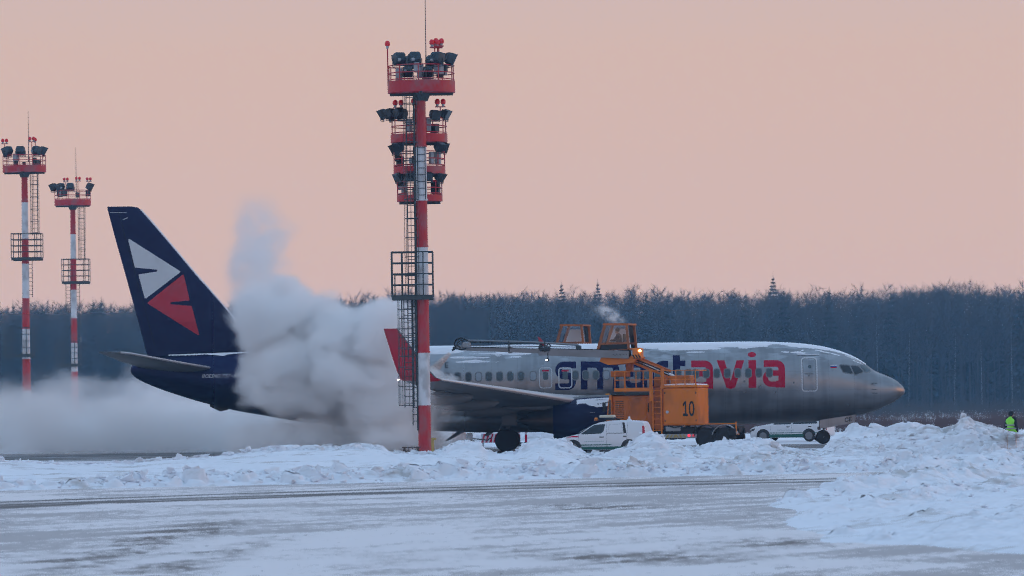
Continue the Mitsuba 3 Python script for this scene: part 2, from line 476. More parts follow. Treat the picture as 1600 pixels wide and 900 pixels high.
def near_clod(rr):
    y = rr.uniform(72, 137); x = rr.uniform(4.5, 23)
    ridge = max(math.exp(-((y - (y0 + (x - 6) * sl)) / 3.0) ** 2) for y0, sl in ((100, 2.1), (112, 2.3), (88, 1.6), (124, 1.0)))
    z = hn(x, y)
    if rr.random() > .03 + .97 * ridge ** 2 or z < .03: return 0, 0, 0, 0
    return x, y, z, min(.015 + rr.exponential(.030), .16)


labels['snow_clods'] = {'label': 'loose broken lumps of snow scattered over the ploughed banks', 'category': 'snow clods', 'kind': 'stuff'}
scene['snow_clods'] = mikit.ply(J([clods(4200, far_clod, 77), clods(6000, near_clod, 78)]), M_SNOW, False)

# ---------------------------------------------------------------- forest
M_BARK = pr('bark', proc(lambda p, n, uv: mix((.045, .042, .042), (.028, .026, .026), fbm(p.x * 2, p.y * 2, p.z * .6, 3))), .9)
M_TWIG = pr('twigs', (.042, .038, .040), .9)
M_PALE = pr('pale_bark', (.16, .155, .15), .8)
M_NEEDLE = pr('needles', (.022, .030, .028), .85)
M_SHRUB = pr('red_twigs', (.085, .045, .042), .9)


class Tri:
    def __init__(s): s.v, s.f, s.m, s.n, s.c = [], [], [], 0, (0, 0)

    def add(s, v, f):
        v = np.asarray(v); s.v.append(v); s.f.append(np.asarray(f) + s.n); s.n += len(v)
        o = v - np.array([s.c[0], s.c[1], 0]); o[:, 2] = 0                   # foliage normals: outward from the trunk and upward
        o = o / (1.5 + np.linalg.norm(o, axis=1, keepdims=True)); o[:, 2] += .55; o[:, 1] -= .35
        s.m.append(o / np.linalg.norm(o, axis=1, keepdims=True))

    def ply(s, mat):
        p = meshkit.write_ply((np.vstack(s.v), np.vstack(s.f)), normals=np.vstack(s.m))
        return {'type': 'ply', 'filename': p, 'face_normals': False, 'bsdf': {'type': 'ref', 'id': mat}}

    def mesh(s): return trimesh.Trimesh(np.vstack(s.v), np.vstack(s.f), process=False)


def slivers(base, tip, w, rng):
    """thin blades from base to tip"""
    n = len(base); d = tip - base
    a = np.cross(d, rng.normal(size=(n, 3))); a /= np.linalg.norm(a, axis=1, keepdims=True) + 1e-9
    v = np.stack([base - a * w[:, None] / 2, base + a * w[:, None] / 2, tip], 1).reshape(-1, 3)
    return v, np.arange(3 * n).reshape(-1, 3)


def bare_tree(trunk, crown, x, y, h, rng, nb=26, nt=6, wide=.17, r0=None, tw=.05):
    r0 = h * .0085 if r0 is None else r0; trunk.c = crown.c = (x, y)
    lean = rng.normal(0, .02, 2)
    top = np.array([x + lean[0] * h, y + lean[1] * h, h])
    c = cyl([x, y, -.3], top, r0, r0 * .12, n=5)
    trunk.add(c.vertices, c.faces)
    t = rng.uniform(.30, .97, nb) ** .85
    base = np.array([x, y, 0]) + (top - np.array([x, y, 0])) * t[:, None]
    az = rng.uniform(0, 6.283, nb); L = h * wide * (1.25 - t) * rng.uniform(.6, 1.3, nb) + .5
    up = rng.uniform(.6, 1.5, nb)
    d = np.c_[np.cos(az), np.sin(az), up]; d /= np.linalg.norm(d, axis=1, keepdims=True)
    tip = base + d * L[:, None]
    for k in range(2): crown.add(*slivers(base, tip, r0 * .7 * (1.15 - t), rng))
    q = rng.uniform(.25, 1, (nb, nt)); b2 = (base[:, None] + (tip - base)[:, None] * q[..., None]).reshape(-1, 3)
    d2 = np.repeat(d, nt, 0) + rng.normal(0, .55, (nb * nt, 3)); d2[:, 2] += .25
    d2 /= np.linalg.norm(d2, axis=1, keepdims=True)
    crown.add(*slivers(b2, b2 + d2 * rng.uniform(.5, 1.7, (nb * nt, 1)) * h / 22, np.full(nb * nt, tw), rng))


def spruce(trunk, crown, x, y, h, rng, layers=15, spread=.17, z0=.08):
    trunk.c = crown.c = (x, y)
    c = cyl([x, y, -.3], [x, y, h * .97], h * .012, .02, n=5); trunk.add(c.vertices, c.faces)
    for i in range(layers):
        t = z0 + (1 - z0) * (i / layers) ** .92
        L = h * spread * (1 - t) ** .85 + .12
        n = 10 if t < .8 else 7
        az = rng.uniform(0, 6.283) + np.arange(n) * 6.283 / n + rng.normal(0, .18, n)
        l = L * rng.uniform(.7, 1.2, n)
        b = np.tile([x, y, h * t], (n, 1)) + np.c_[0 * az, 0 * az, rng.normal(0, .1, n)]
        drop = l * rng.uniform(.15, .5, n) * (1.2 - t)
        tip = b + np.c_[np.cos(az) * l, np.sin(az) * l, -drop]
        side = np.c_[-np.sin(az), np.cos(az), 0 * az] * (l * .30)[:, None]
        mid = b * .45 + tip * .55; mid[:, 2] += .06 * l
        hang = mid.copy(); hang[:, 2] -= .16 * l + .25
        v = np.stack([b, mid - side, tip, mid + side, hang], 1).reshape(-1, 3)
        k = np.arange(n)[:, None] * 5
        crown.add(v, np.vstack([k + [0, 1, 2], k + [0, 2, 3], k + [0, 4, 2]]))
    crown.add(*slivers(np.tile([x, y, h * .93], (3, 1)), np.tile([x, y, h * 1.03], (3, 1)), np.full(3, .22), rng))


fr = np.random.default_rng(3)
tk, cr, sp = Tri(), Tri(), Tri()
for k in range(3300):
    x = fr.uniform(-150, 150); y = 900 + 95 * fr.random() ** 1.2
    h = (22.9 if x > -30 else 22.3) + 1.5 * (meshkit.noise(np.array([x * .045, y * .03, 0.]), 4) - .5) * 2 + fr.normal(0, .8)
    bare_tree(tk, cr, x, y, h, fr, nb=33, nt=7, wide=.19, tw=.10)
for k in range(520):
    x = fr.uniform(-150, 150); y = 908 + 70 * fr.random()
    spruce(tk, sp, x, y, fr.uniform(12, 22.8), fr, layers=13)
for k in range(500):                                                        # undergrowth along the edge
    x = fr.uniform(-150, 150); y = 893 + 12 * fr.random()
    bare_tree(tk, cr, x, y, fr.uniform(3, 9), fr, nb=14, nt=6, wide=.28, r0=.05, tw=.06)
labels['forest'] = {'label': 'dark mixed winter forest standing in bluish haze across the background', 'category': 'forest', 'kind': 'stuff'}
scene['forest'] = cr.ply(M_TWIG)
scene['forest__trunk'] = tk.ply(M_BARK); labels['forest__trunk'] = {'kind': 'stuff'}
scene['forest__spruce_crown'] = sp.ply(M_NEEDLE); labels['forest__spruce_crown'] = {'kind': 'stuff'}

# single trees that can be told apart: spruces above the skyline, pale birches in front of the mass
SPR = [(1208, 434, 'tallest spruce rising above the right part of the forest skyline'), (934, 444, 'pointed spruce above the skyline right of the middle'), (877, 446, 'pointed spruce above the skyline over the red wingtip'),
       (505, 456, 0), (532, 458, 0), (565, 459, 0), (700, 455, 0), (842, 453, 0), (808, 455, 0), (960, 453, 0), (1010, 452, 0), (1044, 452, 0), (1100, 454, 0), (1165, 453, 0), (1225, 447, 0), (1296, 447, 0), (1340, 450, 0),
       (1392, 448, 0), (1440, 447, 0), (1496, 445, 0), (1530, 446, 0), (1560, 448, 0), (1592, 446, 0), (20, 468, 0), (66, 470, 0), (145, 466, 0), (158, 464, 0), (735, 456, 0), (765, 457, 0), (1075, 455, 0)]
ORD = 'first second third fourth fifth sixth seventh eighth ninth tenth eleventh twelfth thirteenth fourteenth fifteenth sixteenth seventeenth eighteenth nineteenth twentieth'.split()
sml = sorted(px for px, _, l in SPR if not l)
rt = [q for q in sml if q > 1208]; md = [q for q in sml if 666 < q < 1208][::-1]; lf = [q for q in sml if q < 666]


def spruce_label(px):
    if px > 1208: return ORD[rt.index(px)] + ' small spruce tip on the forest skyline right of the tallest spruce'
    if px > 666: return ORD[md.index(px)] + ' small spruce tip on the forest skyline left of the tallest spruce'
    return ORD[lf.index(px)] + ' small spruce tip from the left edge on the forest skyline'


for px, py, lab in SPR:
    p = at(px, py + (0 if lab else 3.5), 897 + fr.uniform(0, 12)); a, b = Tri(), Tri()
    spruce(a, b, p[0], p[1], p[2] + (.5 if lab else 0), fr, layers=34 if lab else 22, spread=.21 if lab else .18)
    k = thing('spruce_tree', lab or spruce_label(px), 'tree', None if lab else 'spruces along the forest skyline')
    scene[k + '__trunk'] = a.ply(M_BARK); scene[k + '__crown'] = b.ply(M_NEEDLE)
for bi, px in enumerate((1580, 1535, 1490, 1420, 1375, 1265, 1178, 1120, 1060, 1000, 860, 752, 728, 700)):
    p = at(px + fr.uniform(-3, 3), 640, 889 + fr.uniform(0, 5)); a, b = Tri(), Tri()
    bare_tree(a, b, p[0], p[1], fr.uniform(14, 19), fr, nb=18, nt=5, wide=.15, r0=.07, tw=.05)
    k = thing('birch_tree', ORD[bi] + ' slender pale birch from the right edge along the front of the forest', 'tree', 'pale birches along the forest edge')
    scene[k + '__trunk'] = a.ply(M_PALE); scene[k + '__crown'] = b.ply(M_TWIG)


def shrubs(name, label, n, x0, x1, y0, y1, h0, h1, seed, mat):
    rr = np.random.default_rng(seed); t = Tri()
    x = rr.uniform(x0, x1, n); y = rr.uniform(y0, y1, n)
    keep = meshkit.fbm(np.c_[x * .08, y * .05, x * 0], 3, seed) > .40
    x, y = x[keep], y[keep]
    for q in range(7):
        b = np.c_[x + rr.normal(0, .25, len(x)), y + rr.normal(0, .25, len(x)), np.full(len(x), -.15)]
        hh = rr.uniform(h0, h1, len(x))
        d = np.c_[rr.normal(0, .25, len(x)), rr.normal(0, .25, len(x)), np.ones(len(x))]
        t.add(*slivers(b, b + d * hh[:, None], np.full(len(x), .055), rr))
    labels[name] = {'label': label, 'category': 'shrubs', 'kind': 'stuff'}
    t.m = [np.tile([0, -.5, .87], (t.n, 1))]; scene[name] = t.ply(mat)


shrubs('shrub_thicket', 'reddish brown leafless shrubs in the snow beyond the aircraft nose', 4200, 12, 85, 330, 450, .5, 1.5, 41, M_SHRUB)
shrubs('reed_strip', 'sparse dry stalks in the snow field in front of the forest', 2600, 10, 110, 560, 800, 1.0, 3.0, 42, M_TWIG)

# ---------------------------------------------------------------- lamp masts
def circ(c, r, z, n=28): t = np.arange(n + 1) * 2 * np.pi / n; return np.c_[c[0] + r * np.cos(t), c[1] + r * np.sin(t), np.full(n + 1, z)]


def ladder(parent, x, y, z0, z1, w=.40, cage=0, side=(0, -1), name='ladder'):
    """rails and rungs, with a hooped cage of radius cage from 2 m up"""
    sd = np.array(side, float)
    ax = np.array([-sd[1], sd[0]])
    p = lambda u, v, z: [x + ax[0] * u + sd[0] * v, y + ax[1] * u + sd[1] * v, z]
    ms = [cyl(p(-w / 2, 0, z0), p(-w / 2, 0, z1), .025, n=5), cyl(p(w / 2, 0, z0), p(w / 2, 0, z1), .025, n=5)]
    ms += [cyl(p(-w / 2, 0, z), p(w / 2, 0, z), .016, n=4) for z in np.arange(z0 + .2, z1, .30)]
    k = part(parent, name, J(ms), M_STEEL, False)
    if cage:
        hoop = [(-w / 2 - .05, 0), (-cage, .25), (-cage * .72, .62), (0, .78), (cage * .72, .62), (cage, .25), (w / 2 + .05, 0)]
        ms = []
        for z in np.arange(z0 + .1, z1 + .05, .85): ms.append(tube([p(a, b, z) for a, b in hoop], .018, 4))
        for a, b in hoop[1:-1]: ms.append(cyl(p(a, b, z0 + .1), p(a, b, z1), .013, n=4))
        part(k, 'cage', J(ms), M_STEEL, False)


def floodlight(parent, c, az, tilt, s=1.0, mat=None, n=[0]):
    """a floodlight seen from whichever side: tapered housing, rim, fin block, U bracket; az = where it shines"""
    prof = [(-.30, .20, .16), (-.27, .26, .22), (-.08, .31, .27), (.12, .325, .29), (.17, .33, .295), (.17, .31, .28)]
    rings = []
    for d, a, b in prof:
        rings.append([[d, y * a, z * b] for y, z in ((1, .6), (.8, 1), (-.8, 1), (-1, .6), (-1, -.6), (-.8, -1), (.8, -1), (1, -.6))])
    h = loft(rings)
    fin = J([bx([-.27, y, .0], [.10, .02, .24]) for y in np.linspace(-.12, .12, 6)])
    box = bx([-.22, .12, -.20], [.16, .16, .12], .02)
    rim = J([bx([.16, 0, .29], [.05, .62, .03]), bx([.16, 0, -.29], [.05, .62, .03])])
    br = tube([[0, -.35, .0], [0, -.36, -.42], [0, .36, -.42], [0, .35, .0]], .022, 5)
    front = bx([.172, 0, 0], [.012, .60, .54])
    M = trimesh.transformations.rotation_matrix(az, [0, 0, 1]) @ trimesh.transformations.rotation_matrix(tilt, [0, 1, 0])
    Mb = trimesh.transformations.rotation_matrix(az, [0, 0, 1])
    def put(m, X): m = m.copy(); m.apply_transform(X); m.apply_scale(s); m.apply_translation(c); return m
    k = part(parent, 'floodlight', J([put(h, M), put(fin, M), put(rim, M)]), mat or M_LAMP, 30)
    part(k, 'glass', put(front, M), M_GLASSD, False)
    part(k, 'bracket', put(br, Mb), M_STEEL, False)
    if R.random() < .5: part(k, 'ballast_box', put(box, M), M_GBOX, False)


def warning_light(parent, x, y, z0, z1, n=1, ang=0.):
    ms = [cyl([x, y, z0], [x, y, z1], .028, n=6)]
    k = part(parent, 'light_post', J(ms + ([bx([x, y, z1], [.42 * abs(math.cos(ang)) + .05, .42 * abs(math.sin(ang)) + .05, .05])] if n > 1 else [])), M_RED, False)
    for i in range(n):
        o = (i - (n - 1) / 2) * (.26 if n == 2 else .20)
        q = np.array([x + math.cos(ang) * o, y + math.sin(ang) * o])
        part(k, 'lamp_holder', cyl([*q, z1], [*q, z1 + .13], .05, .07, n=8), M_GBOX, False)
        part(k, 'red_lens', revolve([(0, .085), (.05, .115), (.15, .115), (.22, .07), (.24, .01)], 'z', 10, (q[0], q[1], z1 + .12)), M_REDL, 40)


def platform(parent, x, y, z, r, fascia, rail, nposts=10, boxes=5, rng=None, back=False):
    t = np.arange(40) * 2 * np.pi / 40
    ringz = lambda rr, zz: np.c_[x + rr * np.cos(t), y + rr * np.sin(t), np.full(40, zz)]
    pl = loft([ringz(r - .04, z), ringz(r, z), ringz(r, z + fascia), ringz(r - .03, z + fascia), ringz(r - .03, z + .06), ringz(.3, z + .06)], cap=True)
    k = part(parent, 'platform', pl, M_RED, 30)
    part(k, 'under_frame', J([bx([x, y, z - .06], [2 * r - .2, .10, .12]), bx([x, y - r * .5, z - .061], [.10, r, .12])]) if back else J([bx([x, y, z - .06], [2 * r - .2, .10, .12]), bx([x, y, z - .061], [.10, 2 * r - .2, .12]), cyl([x, y, z - .35], [x, y, z], .28, .42, n=14)]), M_STEEL, False)
    zt = z + fascia + rail
    for q in (zt, z + fascia + rail * .52, z + fascia + .06):
        part(k, 'rail', tube(circ((x, y), r - .03, q), .024, 5), M_RED, False)
    a0 = rng.uniform(0, 1)
    for i in range(nposts):
        a = a0 + i * 2 * np.pi / nposts
        part(k, 'rail_post', cyl([x + (r - .03) * math.cos(a), y + (r - .03) * math.sin(a), z + .05], [x + (r - .03) * math.cos(a), y + (r - .03) * math.sin(a), zt + .02], .025, n=5), M_RED, False)
    for i in range(boxes):
        a = rng.uniform(0, 6.28); q = r * rng.uniform(.72, .86); s = [rng.uniform(.18, .42), rng.uniform(.16, .3), rng.uniform(.22, .62)]
        zz = z + fascia + rng.choice([.22, .35, .55])
        part(k, 'equipment_box', bx([x + q * math.cos(a), y + q * math.sin(a), zz], s, .015, (a, [0, 0, 1])), R.choice([M_GBOX, M_GBOX, M_STEEL, M_LAMPB]), False)
    return k


def balcony(parent, x, y, z, w0, w1, dpt, hgt, rows=5):
    """a rectangular steel landing round the pole with an open cage of rails"""
    k = part(parent, 'balcony', J([bx([x + (w0 + w1) / 2, y, z], [w1 - w0, dpt, .06]), bx([x + (w0 + w1) / 2, y - dpt / 2 + .04, z - .07], [w1 - w0, .06, .14]), bx([x + (w0 + w1) / 2, y + dpt / 2 - .04, z - .07], [w1 - w0, .06, .14])]), M_STEEL, False)
    xs = [x + w0, x + w0 + .40 * (w1 - w0) * .62, x + w1 - .42, x + w1]
    ms = []
    for yy in (y - dpt / 2, y + dpt / 2):
        for zz in np.linspace(z + .05, z + hgt, rows): ms.append(cyl([x + w0, yy, zz], [x + w1, yy, zz], .026, n=5))
        for xx in xs: ms.append(cyl([xx, yy, z], [xx, yy, z + hgt], .03, n=5))
    for xx in (x + w0, x + w1):
        for zz in np.linspace(z + .05, z + hgt, rows): ms.append(cyl([xx, y - dpt / 2, zz], [xx, y + dpt / 2, zz], .026, n=5))
    part(k, 'railing', J(ms), M_STEEL, False)


def stripes(parent, x, y, r0, r1, zs, first_red=True):
    H = zs[-1]
    for i in range(len(zs) - 1):
        a, b = zs[i], zs[i + 1]
        ra, rb = r0 + (r1 - r0) * max(a, 0) / H, r0 + (r1 - r0) * max(b, 0) / H
        red = (i % 2 == 0) == first_red
        k = part(parent, 'pole_section', cyl([x, y, a + .002], [x, y, b], ra, rb, n=24), M_RED if red else M_WHT, 40)
        if i: part(k, 'flange', cyl([x, y, a - .04], [x, y, a + .04], ra + .025, ra + .025, n=24), M_RED if red else M_WHT, 40)


def zat(py, px, Y): return at(px, py, Y)[2]


mr = np.random.default_rng(12)
MY = 199.0
bx0 = at(664, 705, MY)[0]
m1 = thing('lamp_mast', 'tall red and white lighting mast with four floodlight platforms beside the aircraft wing', 'lighting mast')
Z1 = [-.3] + [zat(py, 660, MY) for py in (632, 550, 465, 385, 312, 228, 145)]
stripes(m1, bx0, MY, .285, .235, Z1)
for (py0, py1, pr_, rr, nl, lit) in ((145, 127, 103, 1.50, 0, 1), (220, 207, 183, 1.27, 0, 2), (270, 258, 235, 1.16, 0, 3), (313, 303, 282, 1.02, 0, 4)):
    z0, zf, zt = (zat(q, 655, MY) for q in (py0, py1, pr_))
    k = platform(m1, bx0 + (.06 if lit == 1 else -.10), MY + (0 if lit == 1 else rr + .12), z0, rr, zf - z0, zt - zf, 10 if lit == 1 else 8, 9 if lit == 1 else 8, mr, lit > 1)
    if lit == 1:
        for (u, v, az, t) in ((-.95, -.9, 2.0, .5), (-.25, -1.2, 1.7, .45), (.75, -1.1, .9, .35), (1.32, -.5, .35, .45), (-.5, 1.1, 2.2, .6), (.5, 1.0, .9, .6)):
            floodlight(m1, [bx0 + .06 + u, MY + v, zt + .28], az, t, .88)
        for (u, v) in ((-.55, .2), (.35, .3)): floodlight(m1, [bx0 + u, MY + v, zf + .45], 1.57, .9, .72, M_LAMPB)
    else:
        n = {2: 7, 3: 5, 4: 6}[lit]
        for i in range(n):
            a = 2.62 * i / (n - 1) * 1.38 - .25
            floodlight(m1, [bx0 - .1 + (rr + .02) * math.cos(a), MY + rr + .12 - (rr + .02) * math.sin(a), zt + .20 + .03 * mr.normal()], -a, .5 + .15 * mr.normal(), 72 / 100 if lit < 4 else .66, M_LAMP if i % 2 else M_LAMPB)
zs2 = zat(183, 655, MY)
for (u, v, az) in ((-1.62, .9, 2.9), (-1.28, .55, 2.5), (-.85, .25, 2.2)): floodlight(m1, [bx0 - .1 + u, MY + v, zs2 + .22], az, .5, .74, M_LAMPB)
zt = zat(103, 655, MY)
warning_light(m1, bx0 - 1.42, MY - .2, zt - .9, zat(76, 605, MY), 1)
for (u, v, dz) in ((.62, -.3, 0), (.80, -.2, .06), (.74, .25, .03)): warning_light(m1, bx0 + .06 + u, MY + v, zt, zat(74, 685, MY) + dz, 2, .4)
z2 = zat(183, 655, MY)
warning_light(m1, bx0 - 1.0, MY + .6, z2, z2 + .48, 2); warning_light(m1, bx0 + .88, MY + .6, z2, z2 + .50, 2); warning_light(m1, bx0 - .30, MY + .25, z2, z2 + .52, 1)
part(m1, 'antenna', J([cyl([bx0 + .28, MY, zt - .5], [bx0 + .28, MY, zt + .5], .05, .03, n=6), cyl([bx0 + .28, MY, zt + .5], [bx0 + .28, MY, zt + 5.2], .022, .008, n=5)]), M_STEEL, False)
ladder(m1, bx0 - .46, MY - .05, zat(465, 650, MY), Z1[-1], .34, .30, (0, -1))
ladder(m1, bx0 + .02, MY - .29, zat(312, 655, MY), zat(228, 655, MY), .34, 0, (0, -1))
ladder(m1, bx0 - .40, MY - .1, zat(665, 655, MY), zat(465, 655, MY), .20, 0, (0, -1))
ladder(m1, bx0 - .66, MY + .1, zat(637, 640, MY), zat(465, 640, MY), .42, .34, (-.35, -.94))
ladder(m1, bx0 - .52, MY + .5, zat(560, 640, MY), zat(465, 640, MY), .42, .34, (-.6, .8))
part(m1, 'cable_duct', J([cyl([bx0 - .30, MY - .12, 1.2], [bx0 - .27, MY - .1, Z1[-1]], .035, n=6), cyl([bx0 - .34, MY + .02, 3.2], [bx0 - .30, MY + .02, Z1[-1]], .03, n=6)]), M_STEEL, False)
balcony(m1, bx0, MY, zat(464, 645, MY), -1.36, .46, 1.3, zat(394, 645, MY) - zat(464, 645, MY), 5)
part(m1, 'hatch_frame', J([tube([[bx0 - 1.22, MY - .5, zat(464, 645, MY)], [bx0 - 1.22, MY - .5, zat(430, 645, MY)], [bx0 - .3, MY - .5, zat(430, 645, MY)]], .03, 5)]), M_STEEL, False)


def far_mast(label, px, Y, pys, plat, bal, boxes, lights, warn, ant, lads):
    x = at(px, 600, Y)[0]
    k = thing('lamp_mast', label, 'lighting mast')
    zs = [-.3] + [zat(q, px, Y) for q in pys]
    stripes(k, x, Y, .30, .21, zs, len(pys) % 2 == 1)
    z0, zf, ztp = (zat(q, px, Y) for q in plat)
    platform(k, x, Y, z0, 1.5, zf - z0, ztp - zf, 10, boxes, mr)
    for (u, v, az, t, m) in lights: floodlight(k, [x + u, Y + v, ztp + .30], az, t, 1.0, m)
    for (u, v, h, n) in warn: warning_light(k, x + u, Y + v, ztp, ztp + h, n)
    part(k, 'antenna', cyl([x + .3, Y, ztp - .4], [x + .3, Y, ztp + ant], .035, .01, n=5), M_STEEL, False)
    b0, b1 = zat(bal[1], px, Y), zat(bal[0], px, Y)
    balcony(k, x, Y, b0, -.9, 1.15 if bal[2] else 1.3, 1.4, b1 - b0, 5)
    for (u, za, zb, cg) in lads: ladder(k, x + u, Y - .05, zat(za, px, Y), zat(zb, px, Y), .38, cg, (0, -1))
    zb2 = zat(bal[3], px, Y); balcony(k, x, Y, zb2, -1.5, .5, 1.3, 1.9, 5)


far_mast('slim red and white lighting mast at the left edge of the photo', 42, 310, (680, 610, 560, 513, 465, 411, 372, 315, 269), (269, 259, 243), (365, 404, 1, 555), 6,
         [(-1.05, -.9, 2.4, .5, None), (-.15, -1.1, 1.6, .4, None), (.95, -.8, .8, .5, None), (1.35, -.3, .3, .5, None), (-1.3, .6, 2.8, .4, M_LAMPB)],
         [(-1.35, 0, .85, 2), (.55, -.2, .95, 2), (.75, .2, .9, 1)], 3.1, [(.72, 368, 270, .3), (.28, 465, 406, 0), (.02, 560, 465, 0)])
far_mast('slim red and white lighting mast between the left mast and the tail fin', 117, 370, (690, 580, 535, 496, 452, 404, 365, 321), (321, 312, 298), (405, 441, 0, 570), 6,
         [(-1.55, -.5, 2.7, .5, M_LAMPB), (-.9, -.9, 2.2, .4, M_LAMPB), (-.1, -1.0, 1.6, .4, None), (1.5, -.5, .4, .5, M_LAMPB)],
         [(-.55, 0, .75, 2), (.45, 0, .8, 2), (1.35, 0, .75, 2)], 3.6, [(.75, 408, 322, .3), (-.45, 560, 443, .0), (.3, 535, 443, 0)])

# ---------------------------------------------------------------- airliner: local axes s (aft of the nose tip), r (to its right), z (up)
AZ = math.radians(1.0); NX, NY = 19.28, 220.8
CA, SA = math.cos(AZ), math.sin(AZ)
PLANE = T(np.array([[-CA, -SA, 0, NX], [SA, -CA, 0, NY], [0, 0, 1, 0], [0, 0, 0, 1.0]]))
plane = thing('airliner', 'silver twin engine airliner with dark blue tail being sprayed with steaming fluid', 'airliner', to_world=PLANE)


def side(px, py, r=1.75):
    """(s, z) on the aircraft's right side where the photograph shows (px, py)"""
    u, v = unroll(px, py)
    k = (u - 800) / F                                     # NX - s CA - r SA = k (NY + s SA - r CA)
    s = (NX - r * SA - k * (NY - r * CA)) / (CA + k * SA)
    Y = NY + s * SA - r * CA
    return s, EYE + (632 - v) / F * Y


def world_s(p): return -(p.x - NX) * CA + (p.y - NY) * SA


TOP = np.array([(0, 2.72), (.05, 2.86), (.2, 3.03), (.5, 3.27), (.93, 3.48), (1.45, 3.70), (1.9, 4.03), (2.43, 4.36), (3.19, 4.68), (4.23, 4.95), (5.43, 5.10), (6.94, 5.18), (8.2, 5.2), (26, 5.2), (30, 5.2), (33.5, 5.17), (36, 5.03), (37.6, 4.8), (38.25, 4.55), (38.4, 4.4)])
BOT = np.array([(0, 2.66), (.05, 2.54), (.2, 2.40), (.5, 2.20), (.93, 1.98), (2.05, 1.59), (3.19, 1.40), (4.3, 1.27), (5.4, 1.21), (7.5, 1.18), (24, 1.18), (26.5, 1.25), (29.7, 1.56), (31.56, 1.90), (33, 2.16), (34.5, 2.52), (36, 2.98), (37, 3.33), (38, 3.78), (38.3, 4.0), (38.4, 4.15)])
WID = np.array([(0, .02), (.05, .18), (.2, .42), (.5, .72), (.93, .98), (1.45, 1.20), (1.9, 1.35), (2.43, 1.49), (3.2, 1.63), (4.2, 1.75), (5.4, 1.84), (7.2, 1.88), (24, 1.88), (27, 1.84), (29, 1.74), (31, 1.55), (33, 1.25), (35, .88), (36.5, .60), (37.6, .38), (38.25, .24), (38.4, .15)])
from scipy.interpolate import PchipInterpolator as PCH
for A_ in (TOP, BOT, WID): A_[:, 0] -= .22 * np.clip((A_[:, 0] - 25) / 13.4, 0, 1)
top_, bot_, wid_ = (PCH(a[:, 0], a[:, 1]) for a in (TOP, BOT, WID))


def skin(s, z, off=.0, sgn=1):
    """point on the fuselage's side at (s, z), off metres proud of it"""
    s = np.asarray(s, float); z = np.asarray(z, float)
    zc = (top_(s) + bot_(s)) / 2; h = (top_(s) - bot_(s)) / 2; w = wid_(s)
    q = np.clip((z - zc) / h, -.995, .995)
    y = w * np.sqrt(1 - q * q)
    n = np.stack([np.zeros_like(y), np.sqrt(1 - q * q) / np.maximum(w, .05), q / np.maximum(h, .05)], -1)
    n /= np.linalg.norm(n, axis=-1, keepdims=True)
    return np.stack([s, sgn * (y + off * n[..., 1]), z + off * n[..., 2]], -1)


def decal(poly, off=.006, size=.12, sgn=1, thick=None):
    v, f = sheet(poly, size)
    p = skin(v[:, 0], v[:, 1], off, sgn)
    return trimesh.Trimesh(p, f, process=False)


def solid_text(txt, h, s0, z0, off=.006, shear=0., bold=True, sgn=1):
    m = meshkit.text_mesh(txt, h, .002, bold)
    v, f = trimesh.remesh.subdivide_to_size(m.vertices, m.faces, .25, max_iter=6)
    p = skin(s0 - v[:, 0] - shear * v[:, 1], z0 + v[:, 1], off, sgn)
    return trimesh.Trimesh(p, f, process=False)


def silver(p, n, uv):
    s = world_s(p)
    k = fbm(s * .8, p.z * 2.2, 0, 4)
    streak = fbm(s * 3.0, p.z * .35, 4, 3)
    c = mix((.315, .32, .335), (.235, .24, .255), smoothstep(.4, .7, k * .5 + streak * .5))
    fr_ = smoothstep(4.2, 5.0, p.z + (k - .5) * 1.6) * smoothstep(.42, .62, fbm(s * 1.1, p.z * 5, 9, 4))     # thin frost near the crown
    c = mix(c, (.60, .62, .66), fr_ * .5)
    seam = dr.minimum(dr.abs(s / 1.27 - dr.round(s / 1.27)) * 1.27, dr.abs(p.z / .93 - dr.round(p.z / .93)) * .93 + .004)
    c = c * (1 - .16 * (1 - smoothstep(.004, .016, seam)))
    navy = mix((.010, .014, .055), (.016, .022, .075), k)
    return mix(c, navy, smoothstep(26.2, 26.3, s + (p.z - 3) * .55))


M_SKIN = pr('fuselage_skin', proc(silver), .34, .8, specular=.4)
M_NAVY = pr('navy_paint', proc(lambda p, n, uv: mix((.0085, .012, .052), (.016, .021, .07), fbm(p.x * 1.2, p.y * 1.2, p.z * 1.2, 4))), .5, specular=.15)
M_NAVYD = pr('navy_lettering', (.010, .012, .070), .5, specular=.12)
M_REDP = pr('red_lettering', (.46, .012, .045), .5, specular=.15)
M_WINGLET = pr('winglet_red', grime((.46, .010, .030), .25, .9), .4)
M_WING = pr('wing_grey', proc(lambda p, n, uv: mix((.23, .235, .245), (.15, .155, .16), fbm(p.x * 1.1, p.y * .8, p.z * 2, 4))), .45, .2)
M_WINGTOP = pr('leading_edge', (.62, .60, .60), .35, .5)
M_ICE = pr('snow_on_aircraft', (.80, .82, .86), .8)
M_LOGOW = pr('logo_white', grime((.60, .62, .64), .15, .8), .45)
M_LOGOR = pr('logo_red', grime((.48, .016, .04), .15, .8), .42)
M_WIN = pr('cabin_window', (.05, .075, .09), .12, specular=.6)
M_SHADE = pr('window_shade', (.28, .32, .36), .4)
M_OUT = pr('outline_white', (.52, .54, .57), .5)
M_COREM = pr('exhaust_metal', proc(lambda p, n, uv: mix((.10, .075, .06), (.05, .04, .036), fbm(p.x * 3, p.y * 3, p.z * 3, 3))), .4, .7)
M_GEAR = pr('gear_grey', (.16, .17, .18), .5, .2)
M_TYRE = pr('tyre', (.024, .024, .025), .8)
M_HUB = pr('hub_grey', (.28, .285, .29), .5, .3)

